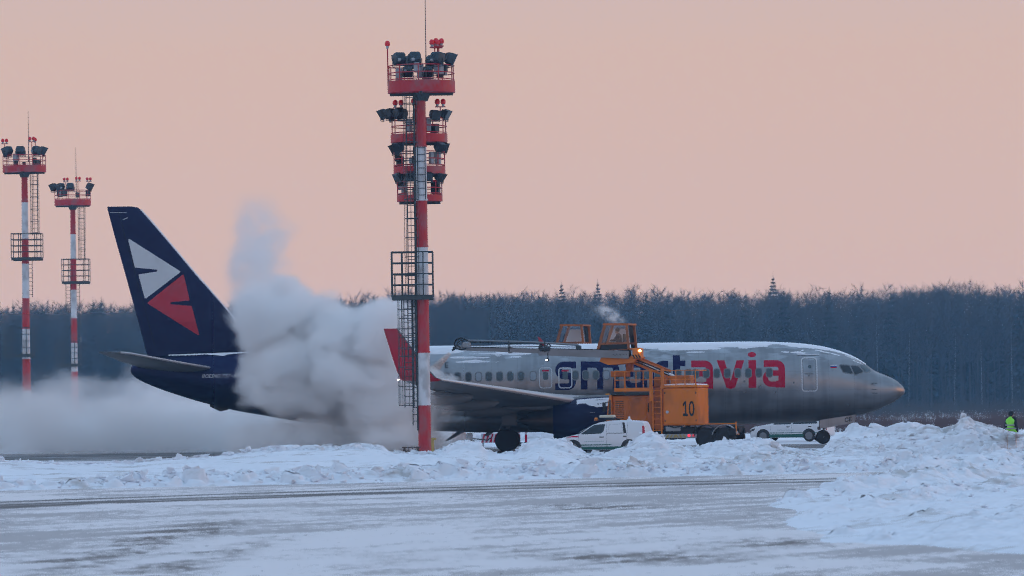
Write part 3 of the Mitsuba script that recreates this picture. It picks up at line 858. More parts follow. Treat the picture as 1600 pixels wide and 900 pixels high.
# fuselage
ss_ = np.r_[0, .015, .05, .1, .2, .35, .5, .7, .93, 1.2, 1.45, 1.7, 1.9, 2.15, 2.43, 2.8, 3.2, 3.7, 4.2, 4.8, 5.4, 6.2, 7, np.arange(8, 24.1, 1), np.arange(24.5, 37.6, .5), 37.75, 37.9, 38, 38.1, 38.17]
th = np.arange(72) * 2 * np.pi / 72
rings = []
for s in ss_:
    t, b, w = float(top_(s)), float(bot_(s)), float(wid_(s))
    rings.append(np.c_[np.full(72, s), w * np.sin(th), (t + b) / 2 + (t - b) / 2 * np.cos(th)])
part(plane, 'fuselage', loft(rings), M_SKIN, 50)
# wing to body fairing
fa = []
for s, w, zt, zb in ((11.9, .3, 1.6, 1.16), (12.6, 1.2, 1.9, 1.08), (13.6, 1.85, 2.1, 1.0), (15, 2.06, 2.25, .94), (18, 2.12, 2.25, .92), (20.5, 2.06, 2.15, .94), (22, 1.8, 1.95, 1.02), (23.5, 1.1, 1.7, 1.12), (24.6, .25, 1.45, 1.2)):
    t2 = np.arange(40) * 2 * np.pi / 40
    fa.append(np.c_[np.full(40, s + .6), w * np.sign(np.sin(t2)) * np.abs(np.sin(t2)) ** .8, (zt + zb) / 2 + (zt - zb) / 2 * np.cos(t2)])
part(plane, 'belly_fairing', loft(fa), M_WING, 50)

# snow lying on the crown
S_, TH_ = np.arange(1.9, 31, .07), np.arange(-1.05, 1.051, .03)
SG, TG = np.meshgrid(S_, TH_, indexing='ij')
n1 = meshkit.fbm(np.stack([SG * .7, TG * 5, TG * 0], -1), 5, 71); n2 = meshkit.fbm(np.stack([SG * .75, TG * 22, TG * 0], -1), 4, 72)
wide = np.interp(SG, [1.9, 3.5, 6, 9, 31], [.18, .34, .44, .52, .55])
tk_ = .045 * (1 - (np.abs(TG) / wide) ** 2.2) + .10 * (n1 - .5) * np.exp(-((np.abs(TG) - wide) / .12) ** 2)
tk_ -= .05 * np.exp(-((SG - 6.3) / .5) ** 2) * np.exp(-((TG - .36) / .14) ** 2)
patch = np.exp(-((SG - 20.4 + (TG - .7) * -2) / 1.5) ** 4) * np.exp(-((TG - .72) / .17) ** 2)
tk_ = np.maximum(tk_, (n2 - .50) * .16 * patch - .004 * (1 - patch))
tk_ = np.maximum(tk_, np.where((n2 > .74) & (np.abs(TG) < .8), (n2 - .74) * .10, -.01))
tk_ = np.clip(tk_, -.02, .05)
tS, bS, wS = top_(SG), bot_(SG), wid_(SG)
nn = np.stack([SG * 0, np.sin(TG) / wS, np.cos(TG) / ((tS - bS) / 2)], -1); nn /= np.linalg.norm(nn, axis=-1, keepdims=True)
PT = np.stack([SG, wS * np.sin(TG), (tS + bS) / 2 + (tS - bS) / 2 * np.cos(TG)], -1) + nn * tk_[..., None]
a, b = SG.shape
i0 = (np.arange(a - 1)[:, None] * b + np.arange(b - 1)[None]).ravel()
fc = np.vstack([np.c_[i0, i0 + b, i0 + b + 1], np.c_[i0, i0 + b + 1, i0 + 1]])
fc = fc[(tk_.ravel()[fc] > 0).any(1)]
sm = trimesh.Trimesh(PT.reshape(-1, 3), fc, process=False); sm.remove_unreferenced_vertices()
part(plane, 'snow_cover', sm, M_ICE, True, 'thin uneven snow lying along the crown of the fuselage')

# cabin windows
wz = side(1120, 583.5)[1]
xs_r = [1087 + 16.42 * i for i in range(8)]
xs_m = [899 - 0 + 16.05 * i for i in range(12)]
xs_l = [715, 731.7, 747.8, 763.8, 780.6, 797.3, 814, 833]
xs_t = [715 - 16.3 * i for i in range(1, 15)]
for i, px in enumerate(q for q in xs_r + xs_m + xs_l + xs_t if q > 648):
    s, _ = side(px, 584)
    k = part(plane, 'window', decal(rrect(s - .135, wz - .20, s + .135, wz + .20, .11), .008, .10), M_SHADE if i in (11, 22, 27, 33) else M_WIN, True)
    part(k, 'window_frame', decal(rrect(s - .175, wz - .245, s + .175, wz + .245, .14).difference(rrect(s - .135, wz - .20, s + .135, wz + .20, .11)), .007, .10), M_GEAR, True)


def outline(s0, s1, z0, z1, r, w): return rrect(s0, z0, s1, z1, r).difference(rrect(s0 + w, z0 + w, s1 - w, z1 - w, max(r - w, .02)))


def dec_rect(px0, py0, px1, py1):
    a, b = side(px0, py1); c, d = side(px1, py0)
    return min(a, c), b, max(a, c), d


for (x0, x1, y0, y1, nm, w, win) in ((842.5, 862.5, 574, 607, 'overwing_exit', .045, 1), (872.5, 894, 574, 607, 'overwing_exit', .06, 1), (1252.5, 1277, 558, 612, 'front_door', .055, 0), (391, 414, 566, 616, 'rear_door', .045, 0)):
    a, b, c, d = dec_rect(x0, y0, x1, y1)
    k = part(plane, nm, decal(outline(a, c, b, d, .16, w), .012, .12), M_GEAR if nm == 'rear_door' else M_OUT, True)
    sc = (a + c) / 2
    if win:
        part(k, 'window', decal(rrect(sc - .135, wz - .20, sc + .135, wz + .20, .11), .0125, .1), M_WIN, True)
        part(k, 'red_placard', decal(sbox(sc - .17, d - .20, sc + .17, d - .12), .012, .1), M_REDP, True)
    else:
        part(k, 'door_gap', decal(outline(a + .07, c - .07, b + .07, d - .07, .12, .02), .009, .15), M_GEAR, True)
        part(k, 'window', decal(Point(sc - .02, b + (d - b) * .72).buffer(.085), .012, .1), M_WIN, True)
        part(k, 'handle', decal(unary_union([sbox(sc - .2, b + (d - b) * .50, sc + .24, b + (d - b) * .53), sbox(sc - .02, b + (d - b) * .44, sc + .08, b + (d - b) * .49)]), .014, .1), M_GEAR, True)
a, b, c, d = dec_rect(1246, 553.5, 1281, 555.5)
part(plane, 'rain_gutter', decal(sbox(a, b, c, d), .03, .2), M_OUT, True)


# cockpit glazing
def img_poly(pts, r=1.55): return Polygon([side(x, y, r) for x, y in pts])


for pts, nm in (([(1311, 570.5), (1326.5, 571.5), (1332.5, 584.5), (1317.5, 581.5)], 'side_window'), ([(1329, 571.5), (1341, 572.5), (1349.5, 581), (1335.5, 586)], 'side_window'), ([(1343.5, 571), (1353.5, 570.9), (1363, 579.8), (1351.2, 581.2)], 'windshield')):
    P = img_poly(pts, 1.2).buffer(-.05).buffer(.05)
    k = part(plane, nm, decal(P, .012, .07), M_GLASSD if nm != 'windshield' else M_WIN, True)
    part(k, 'window_frame', decal(P.buffer(.05).difference(P), .009, .07), M_GEAR, True)
    if nm == 'windshield':
        part(plane, nm, decal(P, .012, .07, -1), M_WIN, True)

# painted lettering on the side, letter by letter, drawn in photo proportions
def arc(cx, cy, rx, ry, a0, a1, n=16):
    t = np.radians(np.linspace(a0, a1, n)); return [(cx + rx * math.cos(q), cy - ry * math.sin(q)) for q in t]


def letter_s(x0, x1, y0, y1, w):
    h = w / 2; ym = (y0 + y1) / 2; r = (y1 - y0) / 4 - h / 2
    return stroke([(x1, y0 + h)] + arc(x0 + h + r * .95, y0 + h + r, r * .95, r, 90, 270) [:] + arc(x1 - h - r * .95, y1 - h - r, r * .95, r, 90, -90) + [(x0, y1 - h)], w)


def letter_m(x0, x1, y0, y1, w):
    h = w / 2; xm = (x0 + x1) / 2; r = 8
    return unary_union([stroke([(x0 + h, y1), (x0 + h, y0)], w), stroke([(x0 + h, y0 + h), (xm - r, y0 + h)] + arc(xm - r, y0 + h + r, r, r, 90, 0) + [(xm, y1)], w * .92),
                        stroke([(xm - r, y0 + h), (x1 - h - r, y0 + h)] + arc(x1 - h - r, y0 + h + r, r, r, 90, 0) + [(x1 - h, y1)], w * .92)])


def letter_a(x0, x1, y0, y1, w):
    h = w / 2; r = 8; yb = y0 + (y1 - y0) * .46; rb = (y1 - h - yb) / 2
    return unary_union([stroke([(x0 + 3, y0 + h), (x1 - h - r, y0 + h)] + arc(x1 - h - r, y0 + h + r, r, r, 90, 0) + [(x1 - h, y1)], w),
                        stroke([(x1 - h, yb + .5), (x0 + h + rb, yb + .5)] + arc(x0 + h + rb, yb + rb, rb, rb, 90, 270) + [(x1 - w, y1 - h)], w * .82),
                        sbox(x1 - w - 4, y1 - w, x1 - r * .6, y1), Point(x1 - r * .8, y1 - r * .8).buffer(r * .8)])


def letter_r(x0, x1, y0, y1, w):
    h = w / 2; r = 11
    return stroke([(x0 + h, y1), (x0 + h, y0 + h + r)] + arc(x0 + h + r, y0 + h + r, r, r, 180, 90) + [(x1, y0 + h)], w)


def letter_t(x0, x1, ytop, y0, y1, w):
    h = w / 2; r = 7
    return unary_union([stroke([(x0 + h, ytop), (x0 + h, y1 - h - r)] + arc(x0 + h + r, y1 - h - r, r, r, 180, 270) + [(x1, y1 - h)], w), sbox(x0, y0, x1, y0 + w * .8)])


def letter_v(x0, x1, y0, y1, w):
    xm = (x0 + x1) / 2
    return Polygon([(x0, y0), (x0 + w * 1.1, y0), (xm, y1 - w * 1.1), (x1 - w * 1.1, y0), (x1, y0), (xm + w * .62, y1 - 2), (xm + 2, y1), (xm - 2, y1), (xm - w * .62, y1 - 2)])


def to_side(poly):
    def m(x, y, z=None):
        q = [side(a, b) for a, b in zip(np.atleast_1d(x), np.atleast_1d(y))]
        return np.array([a for a, _ in q]), np.array([b for _, b in q])
    return shapely.ops.transform(m, poly)


y0, y1 = 564.0, 608.0
LET = [('s', letter_s(867.5, 900, y0 + 1, y1 + 1.5, 10.5), M_NAVYD), ('m', letter_m(907.5, 968, y0 + .6, y1 + .6, 10.5), M_NAVYD), ('a', letter_a(974, 1011, y0, y1, 10.5), M_NAVYD),
       ('r', letter_r(1020, 1044, y0, y1, 10.5), M_NAVYD), ('t', letter_t(1051.5, 1071, 555, y0 - .5, y1, 11), M_NAVYD),
       ('a', letter_a(1077, 1114, y0 - .6, y1 - .6, 10.5), M_REDP), ('v', letter_v(1120, 1163, y0 - 1, y1 - .5, 11), M_REDP),
       ('i', unary_union([sbox(1169.5, y0 - 1.2, 1181.5, y1 - 2), affinity.scale(Point(1175.3, 554).buffer(6.4), 1, .64)]), M_REDP), ('a', letter_a(1190.5, 1226.5, y0 - 1.2, y1 - 2.5, 10.5), M_REDP)]
for ch, P, m in LET:
    part(plane, 'painted_letter', decal(to_side(P.buffer(-.4).buffer(.4)), .0045, .16), m, True)
a, b = side(694, 575); part(plane, 'painted_mark', solid_text('E', .26, a, b, .006), M_DARK, True)
a, b = side(314.5, 590.5, .9); part(plane, 'type_lettering', solid_text('BOEING 737-800', .17, a, b, .008, .35), M_OUT, True)
for i, (m, q) in enumerate(((M_OUT, 0), (pr('flag_blue', (.02, .04, .25), .5), 1), (M_REDP, 2))):
    a, b, c, d = dec_rect(1298, 570 + q * 1.7, 1308, 570 + (q + 1) * 1.7)
    part(plane, 'flag_stripe', decal(sbox(a, b, c, d), .008, .1), m, True)
for px, py in ((1363, 599), (1363, 608.5), (1363, 614.5)):                 # probes on the nose
    s, z = side(px, py, 1.1); q = skin(s, z, 0.0)
    part(plane, 'probe', tube([q, q + [.0, .10, 0], q + [-.22, .13, 0]], .022, 5), M_GEAR)
for px, py in ((1240, 598), (1186, 605), (1163, 596), (1163, 612.5), (1212, 612.5), (1326, 633), (1188, 603)):
    s, z = side(px, py); part(plane, 'port', decal(Point(s, z).buffer(.05), .006, .1), M_GEAR, True)


# wings
def foil(s, c, r, z, t, inc, n=14, camber=.02):
    u = (1 - np.cos(np.linspace(0, np.pi, n))) / 2
    y = 5 * t * (.2969 * np.sqrt(u) - .126 * u - .3516 * u ** 2 + .2843 * u ** 3 - .1036 * u ** 4)
    m = camber * 4 * u * (1 - u)
    X = np.r_[u, u[-2:0:-1]]; Z = np.r_[m + y, (m - y)[-2:0:-1]]
    ca, sa = math.cos(inc), math.sin(inc)
    return np.c_[s + c * (X * ca + Z * sa), np.full(len(X), r), z + c * (Z * ca - X * sa)]


def le(r): return 22.6 - (17.16 - r) * .52 - max(4.8 - r, 0) * .16
def zle(r): return 2.16 + (r - 1.88) * .089


CH = [(0.6, 8.0), (1.88, 7.3), (3.5, 6.1), (5.6, 4.8), (9, 3.80), (13, 2.70), (16.6, 1.75)]


def wing(sg):
    rs = [.6, 1.88, 3.5, 5.6, 7.5, 9, 11, 13, 15, 16.6]
    ch = lambda r: np.interp(r, [a for a, _ in CH], [b for _, b in CH])
    sec = [foil(le(r), ch(r), sg * r, zle(r), np.interp(r, [0, 6, 17], [.14, .115, .10]), math.radians(np.interp(r, [0, 6, 17], [2.4, 1.6, .2])), 16) for r in rs]
    k = part(plane, 'wing', loft(sec), M_WING, 40)
    # bright slat along the leading edge
    sl = []
    for r in np.linspace(2.2, 16.5, 14):
        q = foil(le(r) - .03, ch(r) * 1.01, sg * r, zle(r) + .002, np.interp(r, [0, 6, 17], [.15, .123, .115]), math.radians(np.interp(r, [0, 6, 17], [2.4, 1.6, .2])), 24)
        n = len(q); idx = list(range(0, 6)) + list(range(n - 3, n))
        sl.append(q[[*range(0, 7), *range(n - 2, n)]])
    part(k, 'slat', loft(sl), M_WINGTOP, 40)
    # snow and frost left on the upper side
    for r, L in ((4.2, 2.6), (7.6, 2.2), (10.7, 1.9)):                     # flap track fairings
        c = ch(r); s0 = le(r) + c * .52; n = 12
        prof = [(0, .02), (.25, .14), (.8, .22), (1.6, .24), (2.3, .18), (2.9, .08), (3.2, .02)]
        f = []
        for a_, b_ in prof:
            t2 = np.arange(12) * 2 * np.pi / 12
            f.append(np.c_[np.full(12, s0 + a_ * L / 2.2), sg * r + b_ * .7 * np.cos(t2), zle(r) - .26 - .05 * a_ + b_ * 1.35 * np.sin(t2)])
        part(k, 'flap_track_fairing', loft(f), M_WING, 50)
    for r0, r1 in ((2.3, 5.5), (6.3, 12.0)):                              # flap panels, a little drooped
        q = []
        for r in (r0, r1):
            c = ch(r) * .24
            q.append(foil(le(r) + ch(r) * .80, c, sg * r, zle(r) - math.sin(math.radians(2.0)) * ch(r) * .8 - .02, .12, math.radians(9), 10))
        part(k, 'flap', loft(q), M_WING, 40)
    # winglet
    w = []
    for r, z, s, c in ((16.6, zle(16.6), le(16.6), 1.78), (17.05, zle(16.6) + .10, le(16.6) + .22, 1.62), (17.35, zle(16.6) + .45, le(16.6) + .55, 1.42), (17.55, zle(16.6) + 1.1, le(16.6) + 1.02, 1.15), (17.85, zle(16.6) + 2.35, le(16.6) + 1.92, .60)):
        q = foil(0, c, 0, 0, .09, 0, 12, .0)
        up = min(1.0, (z - zle(16.6)) / .5)
        y_ = q[:, 2] * up; z_ = q[:, 2] * (1 - up)
        w.append(np.c_[s + q[:, 0], sg * (r - y_), z + z_])
    wk = part(plane, 'winglet', loft(w), M_WINGLET, 40)
    e = [(a[0] + [-.015, 0, 0], b[0] + [-.015, 0, 0]) for a, b in zip(w[:-1], w[1:])]
    part(wk, 'leading_edge', J([cyl(a, b, .03, n=6) for a, b in e[1:]]), M_GEAR)
    return ch


chord = wing(1); wing(-1)
tipp = np.array([le(16.6) + 1.92, 16.85, zle(16.6) + .03])
scene_lamp = part(plane, 'tip_lamp', ball(tipp, .035, 1), M_CHROME)
scene[scene_lamp]['emitter'] = {'type': 'area', 'radiance': {'type': 'rgb', 'value': [4, 2.5, 1.5]}}


def engine(sg):
    cy, cz = sg * 4.83, 1.50; EX = .55
    prof = [(12.35, .78), (12.12, .84), (12.0, .90), (12.06, .97), (12.4, 1.05), (13.1, 1.12), (14.2, 1.13), (15.3, 1.08), (16.2, .97), (16.75, .86), (16.75, .80), (16.0, .80)]
    k = part(plane, 'engine', revolve(prof, 'x', 48, (EX, cy, cz)), M_NAVY, 40)
    part(k, 'inlet_lip', revolve([(12.3, .80), (12.10, .855), (11.985, .90), (12.04, .975), (12.2, 1.015)], 'x', 48, (EX, cy, cz)), M_WINGTOP, 40)
    part(k, 'fan', J([revolve([(12.5, .02), (12.9, .20), (13.0, .24)], 'x', 20, (EX, cy, cz)), cyl([13.02 + EX, cy, cz], [13.06 + EX, cy, cz], .79, n=40)]), M_DARK, 40)
    part(k, 'exhaust', revolve([(15.9, .72), (16.6, .68), (17.5, .50), (17.95, .40), (17.95, .36), (17.2, .36)], 'x', 36, (EX, cy, cz)), M_COREM, 40)
    part(k, 'exhaust_cone', revolve([(17.2, .30), (18.0, .24), (18.5, .06), (18.55, .01)], 'x', 24, (EX, cy, cz)), M_COREM, 40)
    f = []
    for s, w, z0, z1 in ((13.2, .05, 2.3, 2.62), (13.8, .16, 2.2, 2.72), (15, .22, 2.0, 2.70), (16.6, .24, 1.9, 2.55), (18, .20, 1.95, 2.3), (19.2, .06, 2.05, 2.2)):
        t2 = np.arange(14) * 2 * np.pi / 14
        f.append(np.c_[np.full(14, s + EX), cy + w * np.cos(t2), (z0 + z1) / 2 + (z1 - z0) / 2 * np.sin(t2)])
    part(k, 'pylon', loft(f), M_WING, 50)
    if sg > 0:
        a_ = np.linspace(13.0, 15.6, 40); nz_ = meshkit.fbm(np.c_[a_ * 1.3, a_ * 0, a_ * 0], 4, 5)
        V = []
        for q_, (s_, n_) in enumerate(zip(a_, nz_)):
            R_ = np.interp(s_, [12.4, 13.1, 14.2, 15.3, 16.2], [1.05, 1.12, 1.13, 1.08, .97]) + .012
            w_ = .18 + .35 * max(n_ - .35, 0); c_ = .62 + .25 * (n_ - .5)
            V += [[s_ + EX, cy + R_ * math.sin(t_), cz + R_ * math.cos(t_)] for t_ in (c_ - w_, c_, c_ + w_)]
        Fq = [[3 * i + k_, 3 * i + 3 + k_, 3 * i + 4 + k_, 3 * i + 1 + k_] for i in range(39) for k_ in (0, 1)]
        part(k, 'snow_patch', (np.array(V), np.array(Fq)), M_ICE, True)
        for px in (926, 935.5):
            s, z = side(px + (.0), 645, 5.9)
            part(k, 'placard', bx([s, cy + 1.085 * math.cos((z - cz) / 1.1), z], [.22 if px < 930 else .06, .012, .07]), M_OUT, False)


engine(1); engine(-1)


# tail
def fin_pts():
    te0, te1 = (37.55, 4.80), (39.50, 12.36)
    return te0, te1


FS = [(z_, a_ - .22, b_ - .22, w_) for z_, a_, b_, w_ in [(4.85, 29.4, 37.55, .02), (5.35, 31.2, 37.68, .16), (6.15, 32.7, 37.88, .30), (6.62, 33.15, 38.0, .46), (8.94, 35.12, 38.6, .36), (10.6, 36.47, 39.05, .26), (12.1, 37.72, 39.43, .17), (12.30, 37.95, 39.47, .13), (12.36, 38.3, 39.48, .06)]]


def fin_half(s, z):
    z_ = [a[0] for a in FS]
    l = np.interp(z, z_, [a[1] for a in FS]); t = np.interp(z, z_, [a[2] for a in FS]); w = np.interp(z, z_, [a[3] for a in FS])
    u = np.clip((s - l) / (t - l), .001, .999)
    q = 5 * (.2969 * np.sqrt(u) - .126 * u - .3516 * u ** 2 + .2843 * u ** 3 - .1036 * u ** 4)
    return w * q / 1.0 * 1.0


def finsec(z, l, t, w):
    u = (1 - np.cos(np.linspace(0, np.pi, 18))) / 2
    s = l + (t - l) * u; y = w * 5 * (.2969 * np.sqrt(u) - .126 * u - .3516 * u ** 2 + .2843 * u ** 3 - .1036 * u ** 4)
    return np.c_[np.r_[s, s[-2:0:-1]], np.r_[y, -y[-2:0:-1]], np.full(34, z)]


zz_ = np.r_[np.linspace(4.85, 12.1, 22), 12.2, 12.30, 12.36]
fin = part(plane, 'tail_fin', loft([finsec(z, *[np.interp(z, [a[0] for a in FS], [a[i] for a in FS]) for i in (1, 2, 3)]) for z in zz_]), M_NAVY, 40)
edge = [np.array([np.interp(z, [a[0] for a in FS], [a[1] for a in FS]) - .01, 0, z]) for z in np.linspace(5.6, 12.2, 14)]
part(fin, 'frosted_leading_edge', tube(edge, .045, 8), M_ICE)
part(fin, 'rudder_gap', J([cyl([38.73 - 1.78, s * .178, 5.4], [38.70, s * .055, 12.1], .012, n=4) for s in (1, -1)]), M_DARK, False)


def fin_decal(pts, off=.006, rnd=.05):
    P = Polygon([side(x, y, .2) for x, y in pts]).buffer(-rnd).buffer(2 * rnd).buffer(-rnd)
    v, f = sheet(P, .10)
    return trimesh.Trimesh(np.c_[v[:, 0], fin_half(v[:, 0], v[:, 1]) + off, v[:, 1]], f, process=False)


part(fin, 'emblem_white', fin_decal([(198.8, 371.5), (282.5, 424.5), (226, 467.5), (215.5, 428.8), (244, 424.3), (250, 422.6), (243, 421), (210, 418)]), M_LOGOW, True, 'white upper half of the tail emblem')
part(fin, 'emblem_red', fin_decal([(286.5, 428), (296.5, 469.5), (268, 472), (261.5, 473.5), (268, 475.5), (299.5, 478), (311.8, 525.5), (229, 473.5)]), M_LOGOR, True, 'red lower half of the tail emblem')
part(fin, 'top_line', fin_decal([(170.5, 331.2), (197, 331.6), (197, 332.4), (170.5, 332.0)], .006, .003), M_OUT, True)
part(fin, 'static_mark', fin_decal([(191, 342.4), (199, 339.3), (199.4, 340.2), (191.2, 343.4)], .006, .004), M_OUT, True)
sn = meshkit.fbm(np.c_[np.linspace(0, 9, 60), np.zeros(60), np.zeros(60)], 3, 4)
a = np.linspace(32.2, 36.3, 60); zb = 5.03 - .02 * (a - 32)
P = Polygon(np.r_[np.c_[a, zb + .035], np.c_[a, zb - .02 - .22 * np.clip(sn - .40, 0, 1) * np.exp(-((a - 33.6) / 1.2) ** 2)][::-1]]).buffer(0)
part(plane, 'tail_snow', decal(P, .02, .1), M_ICE, True)


def stab(sg):
    sec = []
    for r, l, c, z, t in ((.2, 34.0, 4.0, 4.22, .10), (.9, 34.45, 3.72, 4.31, .10), (3.5, 36.0, 2.6, 4.62, .095), (6.5, 37.75, 1.42, 4.99, .09), (7.0, 38.15, 1.08, 5.05, .08), (7.18, 38.6, .60, 5.07, .06)):
        sec.append(foil(l - .22, c, sg * r, z, t, math.radians(-2.5 if r < 3 else -1.5), 14, -.01))
    k = part(plane, 'stabilizer', loft(sec), M_WING, 40)
    part(k, 'leading_edge', tube([sec[1][0] + [-.01, 0, .01], sec[2][0] + [-.01, 0, .01], sec[3][0] + [-.01, 0, .01], sec[4][0]], .055, 8), M_WINGTOP)


stab(1); stab(-1)
part(plane, 'tail_skid', loft([[[33.4, y, z] for y, z in ((-.1, 2.55), (.1, 2.55), (.1, 2.24), (-.1, 2.24))], [[33.8, y, z] for y, z in ((-.09, 2.6), (.09, 2.6), (.08, 2.16), (-.08, 2.16))], [[34.3, y, z] for y, z in ((-.08, 2.7), (.08, 2.7), (.07, 2.40), (-.07, 2.40))]]), M_DARK, False)
part(plane, 'drain_mast', J([loft([[[21.5, .1, 1.1], [21.95, .1, 1.1], [21.95, .04, 1.1], [21.5, .04, 1.1]], [[22.55, .085, .55], [22.7, .085, .55], [22.7, .055, .55], [22.55, .055, .55]]])]), M_GEAR, False)
part(plane, 'drain_mast', loft([[[20.2, .3, 1.0], [20.6, .3, 1.0], [20.6, .25, 1.0], [20.2, .25, 1.0]], [[20.55, .29, .76], [20.75, .29, .76], [20.75, .26, .76], [20.55, .26, .76]]]), M_GEAR, False)


# landing gear
def wheel(parent, s, r, z, R_, w, hubr, name='wheel'):
    prof = [(-w / 2, hubr), (-w / 2, R_ * .80), (-w / 2 * .8, R_ * .95), (-w * .25, R_), (w * .25, R_), (w / 2 * .8, R_ * .95), (w / 2, R_ * .80), (w / 2, hubr)]
    k = part(parent, name, revolve(prof, 'y', 36, (s, r, z)), M_TYRE, 35)
    part(k, 'hub', revolve([(-w * .46, .02), (-w * .46, hubr * .4), (-w * .3, hubr * .55), (-w * .40, hubr * 1.02), (w * .40, hubr * 1.02), (w * .3, hubr * .55), (w * .46, hubr * .4), (w * .46, .02)], 'y', 24, (s, r, z)), M_HUB, 30)


for sg in (1, -1):
    g = part(plane, 'main_gear', J([cyl([19.6, sg * 2.86, .56], [19.5, sg * 2.75, 1.4], .085, n=12), cyl([19.5, sg * 2.75, 1.3], [19.45, sg * 2.7, 2.3], .14, n=12), cyl([19.6, sg * 2.42, .56], [19.6, sg * 3.3, .56], .07, n=10), cyl([19.45, sg * 2.7, 1.7], [19.4, sg * 1.6, 1.9], .06, n=8),
                                 tube([[19.75, sg * 2.85, .75], [19.95, sg * 2.82, 1.1], [19.65, sg * 2.75, 1.45]], .03, 6)]), M_GEAR)
    wheel(g, 19.6, sg * 2.86 + .43, .565, .565, .38, .27); wheel(g, 19.6, sg * 2.86 - .43, .565, .565, .38, .27)
    part(g, 'gear_door', bx([19.45, sg * 3.05, 1.75], [.75, .05, .95], .02), M_WING, False)
    part(g, 'gear_lug', bx([20.2 if sg < 0 else 18.98, sg * 3.2, .56], [.10, .06, .05], .01), M_DARK, False)
NZ = .14
g = part(plane, 'nose_gear', J([cyl([4.06, 0, .345 + NZ], [4.0, 0, 1.0], .05, n=10), cyl([4.0, 0, .9], [3.98, 0, 1.6], .085, n=10), cyl([4.06, -.3, .345 + NZ], [4.06, .3, .345 + NZ], .05, n=8), cyl([4.0, 0, 1.0], [3.2, 0, 1.5], .04, n=8), bx([4.25, 0, .92], [.16, .3, .16], .03)]), M_GEAR)
wheel(g, 4.06, .20, .345 + NZ, .345, .20, .20); wheel(g, 4.06, -.20, .345 + NZ, .345, .20, .20)
part(g, 'red_streamer', bx([3.90, .16, 1.13], [.05, .01, .60]), M_REDP, False)
for sg in (1, -1):
    P = Polygon([(2.45, 1.60), (2.52, 1.18), (3.95, .93), (4.22, .93), (4.22, 1.32)])
    m = flat(P, .03); v = m.vertices.copy(); m.vertices = np.c_[v[:, 0], sg * (.42 + v[:, 2]), v[:, 1]]
    k = part(plane, 'nose_gear_door', m, M_SKIN, False)
    if sg > 0:
        tm = meshkit.text_mesh('CE', .20, .002, True); v = tm.vertices.copy(); tm.vertices = np.c_[3.02 - v[:, 0], .453 + v[:, 2], 1.20 + v[:, 1] + (v[:, 0] * .17)]
        part(k, 'painted_mark', tm, M_DARK, False)

# ---------------------------------------------------------------- people
import manifold3d as m3


def hullchain(bones, length=.03, smooth=6):
    tot = None
    for (p, rp, q, rq) in bones:
        a = m3.Manifold.sphere(rp, 14).translate(list(map(float, p))); b = m3.Manifold.sphere(rq, 14).translate(list(map(float, q)))
        h = m3.Manifold.batch_hull([a, b]); tot = h if tot is None else tot + h
    me = tot.refine_to_length(length).to_mesh()
    t = trimesh.Trimesh(me.vert_properties[:, :3], me.tri_verts)
    trimesh.smoothing.filter_taubin(t, iterations=smooth)
    return t


def hand_bones(w, d, side_, curl=.5):
    """palm, four bent fingers of unequal length and a thumb, from the wrist w along the unit vector d; side_ = towards the thumb"""
    w, d, sd = (np.array(v, float) for v in (w, d, side_)); nrm = np.cross(d, sd)
    k = w + d * .085; out = [(w, .026, k, .030)]
    for i, (L, o) in enumerate(((.068, .028), (.078, .010), (.072, -.010), (.055, -.028))):
        a = k + sd * o; b = a + d * L * .55 + nrm * L * .18 * curl; c = b + d * L * .4 + nrm * L * .5 * curl
        out += [(a, .010, b, .009), (b, .009, c, .008)]
    a = w + d * .03 + sd * .025; b = a + sd * .03 + d * .025; out += [(a, .011, b, .010), (b, .010, b + d * .03 + nrm * .01, .009)]
    return out


M_SKN = pr('skin', (.42, .24, .17), .6)
M_HIVIS = pr('hi_vis_green', (.30, .85, .07), .7)
M_BAND = pr('reflective_grey', (.36, .38, .38), .4)
M_CLOTH = pr('dark_cloth', (.013, .018, .026), .9)
M_HATK = pr('black_knit', (.012, .012, .014), .95)


def head_mesh(c, face, s=1.0):
    """a head with brow, nose, mouth, chin and ears, looking along face"""
    c = np.array(c, float); f = np.array(face, float); f /= np.linalg.norm(f); u = np.array([0, 0, 1.0]); l = np.cross(u, f)
    P = lambda a, b, h: c + (f * a + l * b + u * h) * s
    return [(P(-.02, 0, .03), .088 * s, P(.015, 0, .02), .084 * s), (P(.02, 0, .0), .075 * s, P(.045, 0, -.075), .048 * s), (P(.085, 0, .01), .012 * s, P(.108, 0, -.022), .014 * s),
            (P(.072, -.02, -.058), .012 * s, P(.072, .02, -.058), .012 * s), (P(.07, -.035, .025), .016 * s, P(.07, .035, .025), .016 * s),
            (P(-.005, .083, .0), .018 * s, P(-.01, .085, -.03), .014 * s), (P(-.005, -.083, .0), .018 * s, P(-.01, -.085, -.03), .014 * s), (P(-.01, 0, -.06), .055 * s, P(-.02, 0, -.15), .055 * s)]


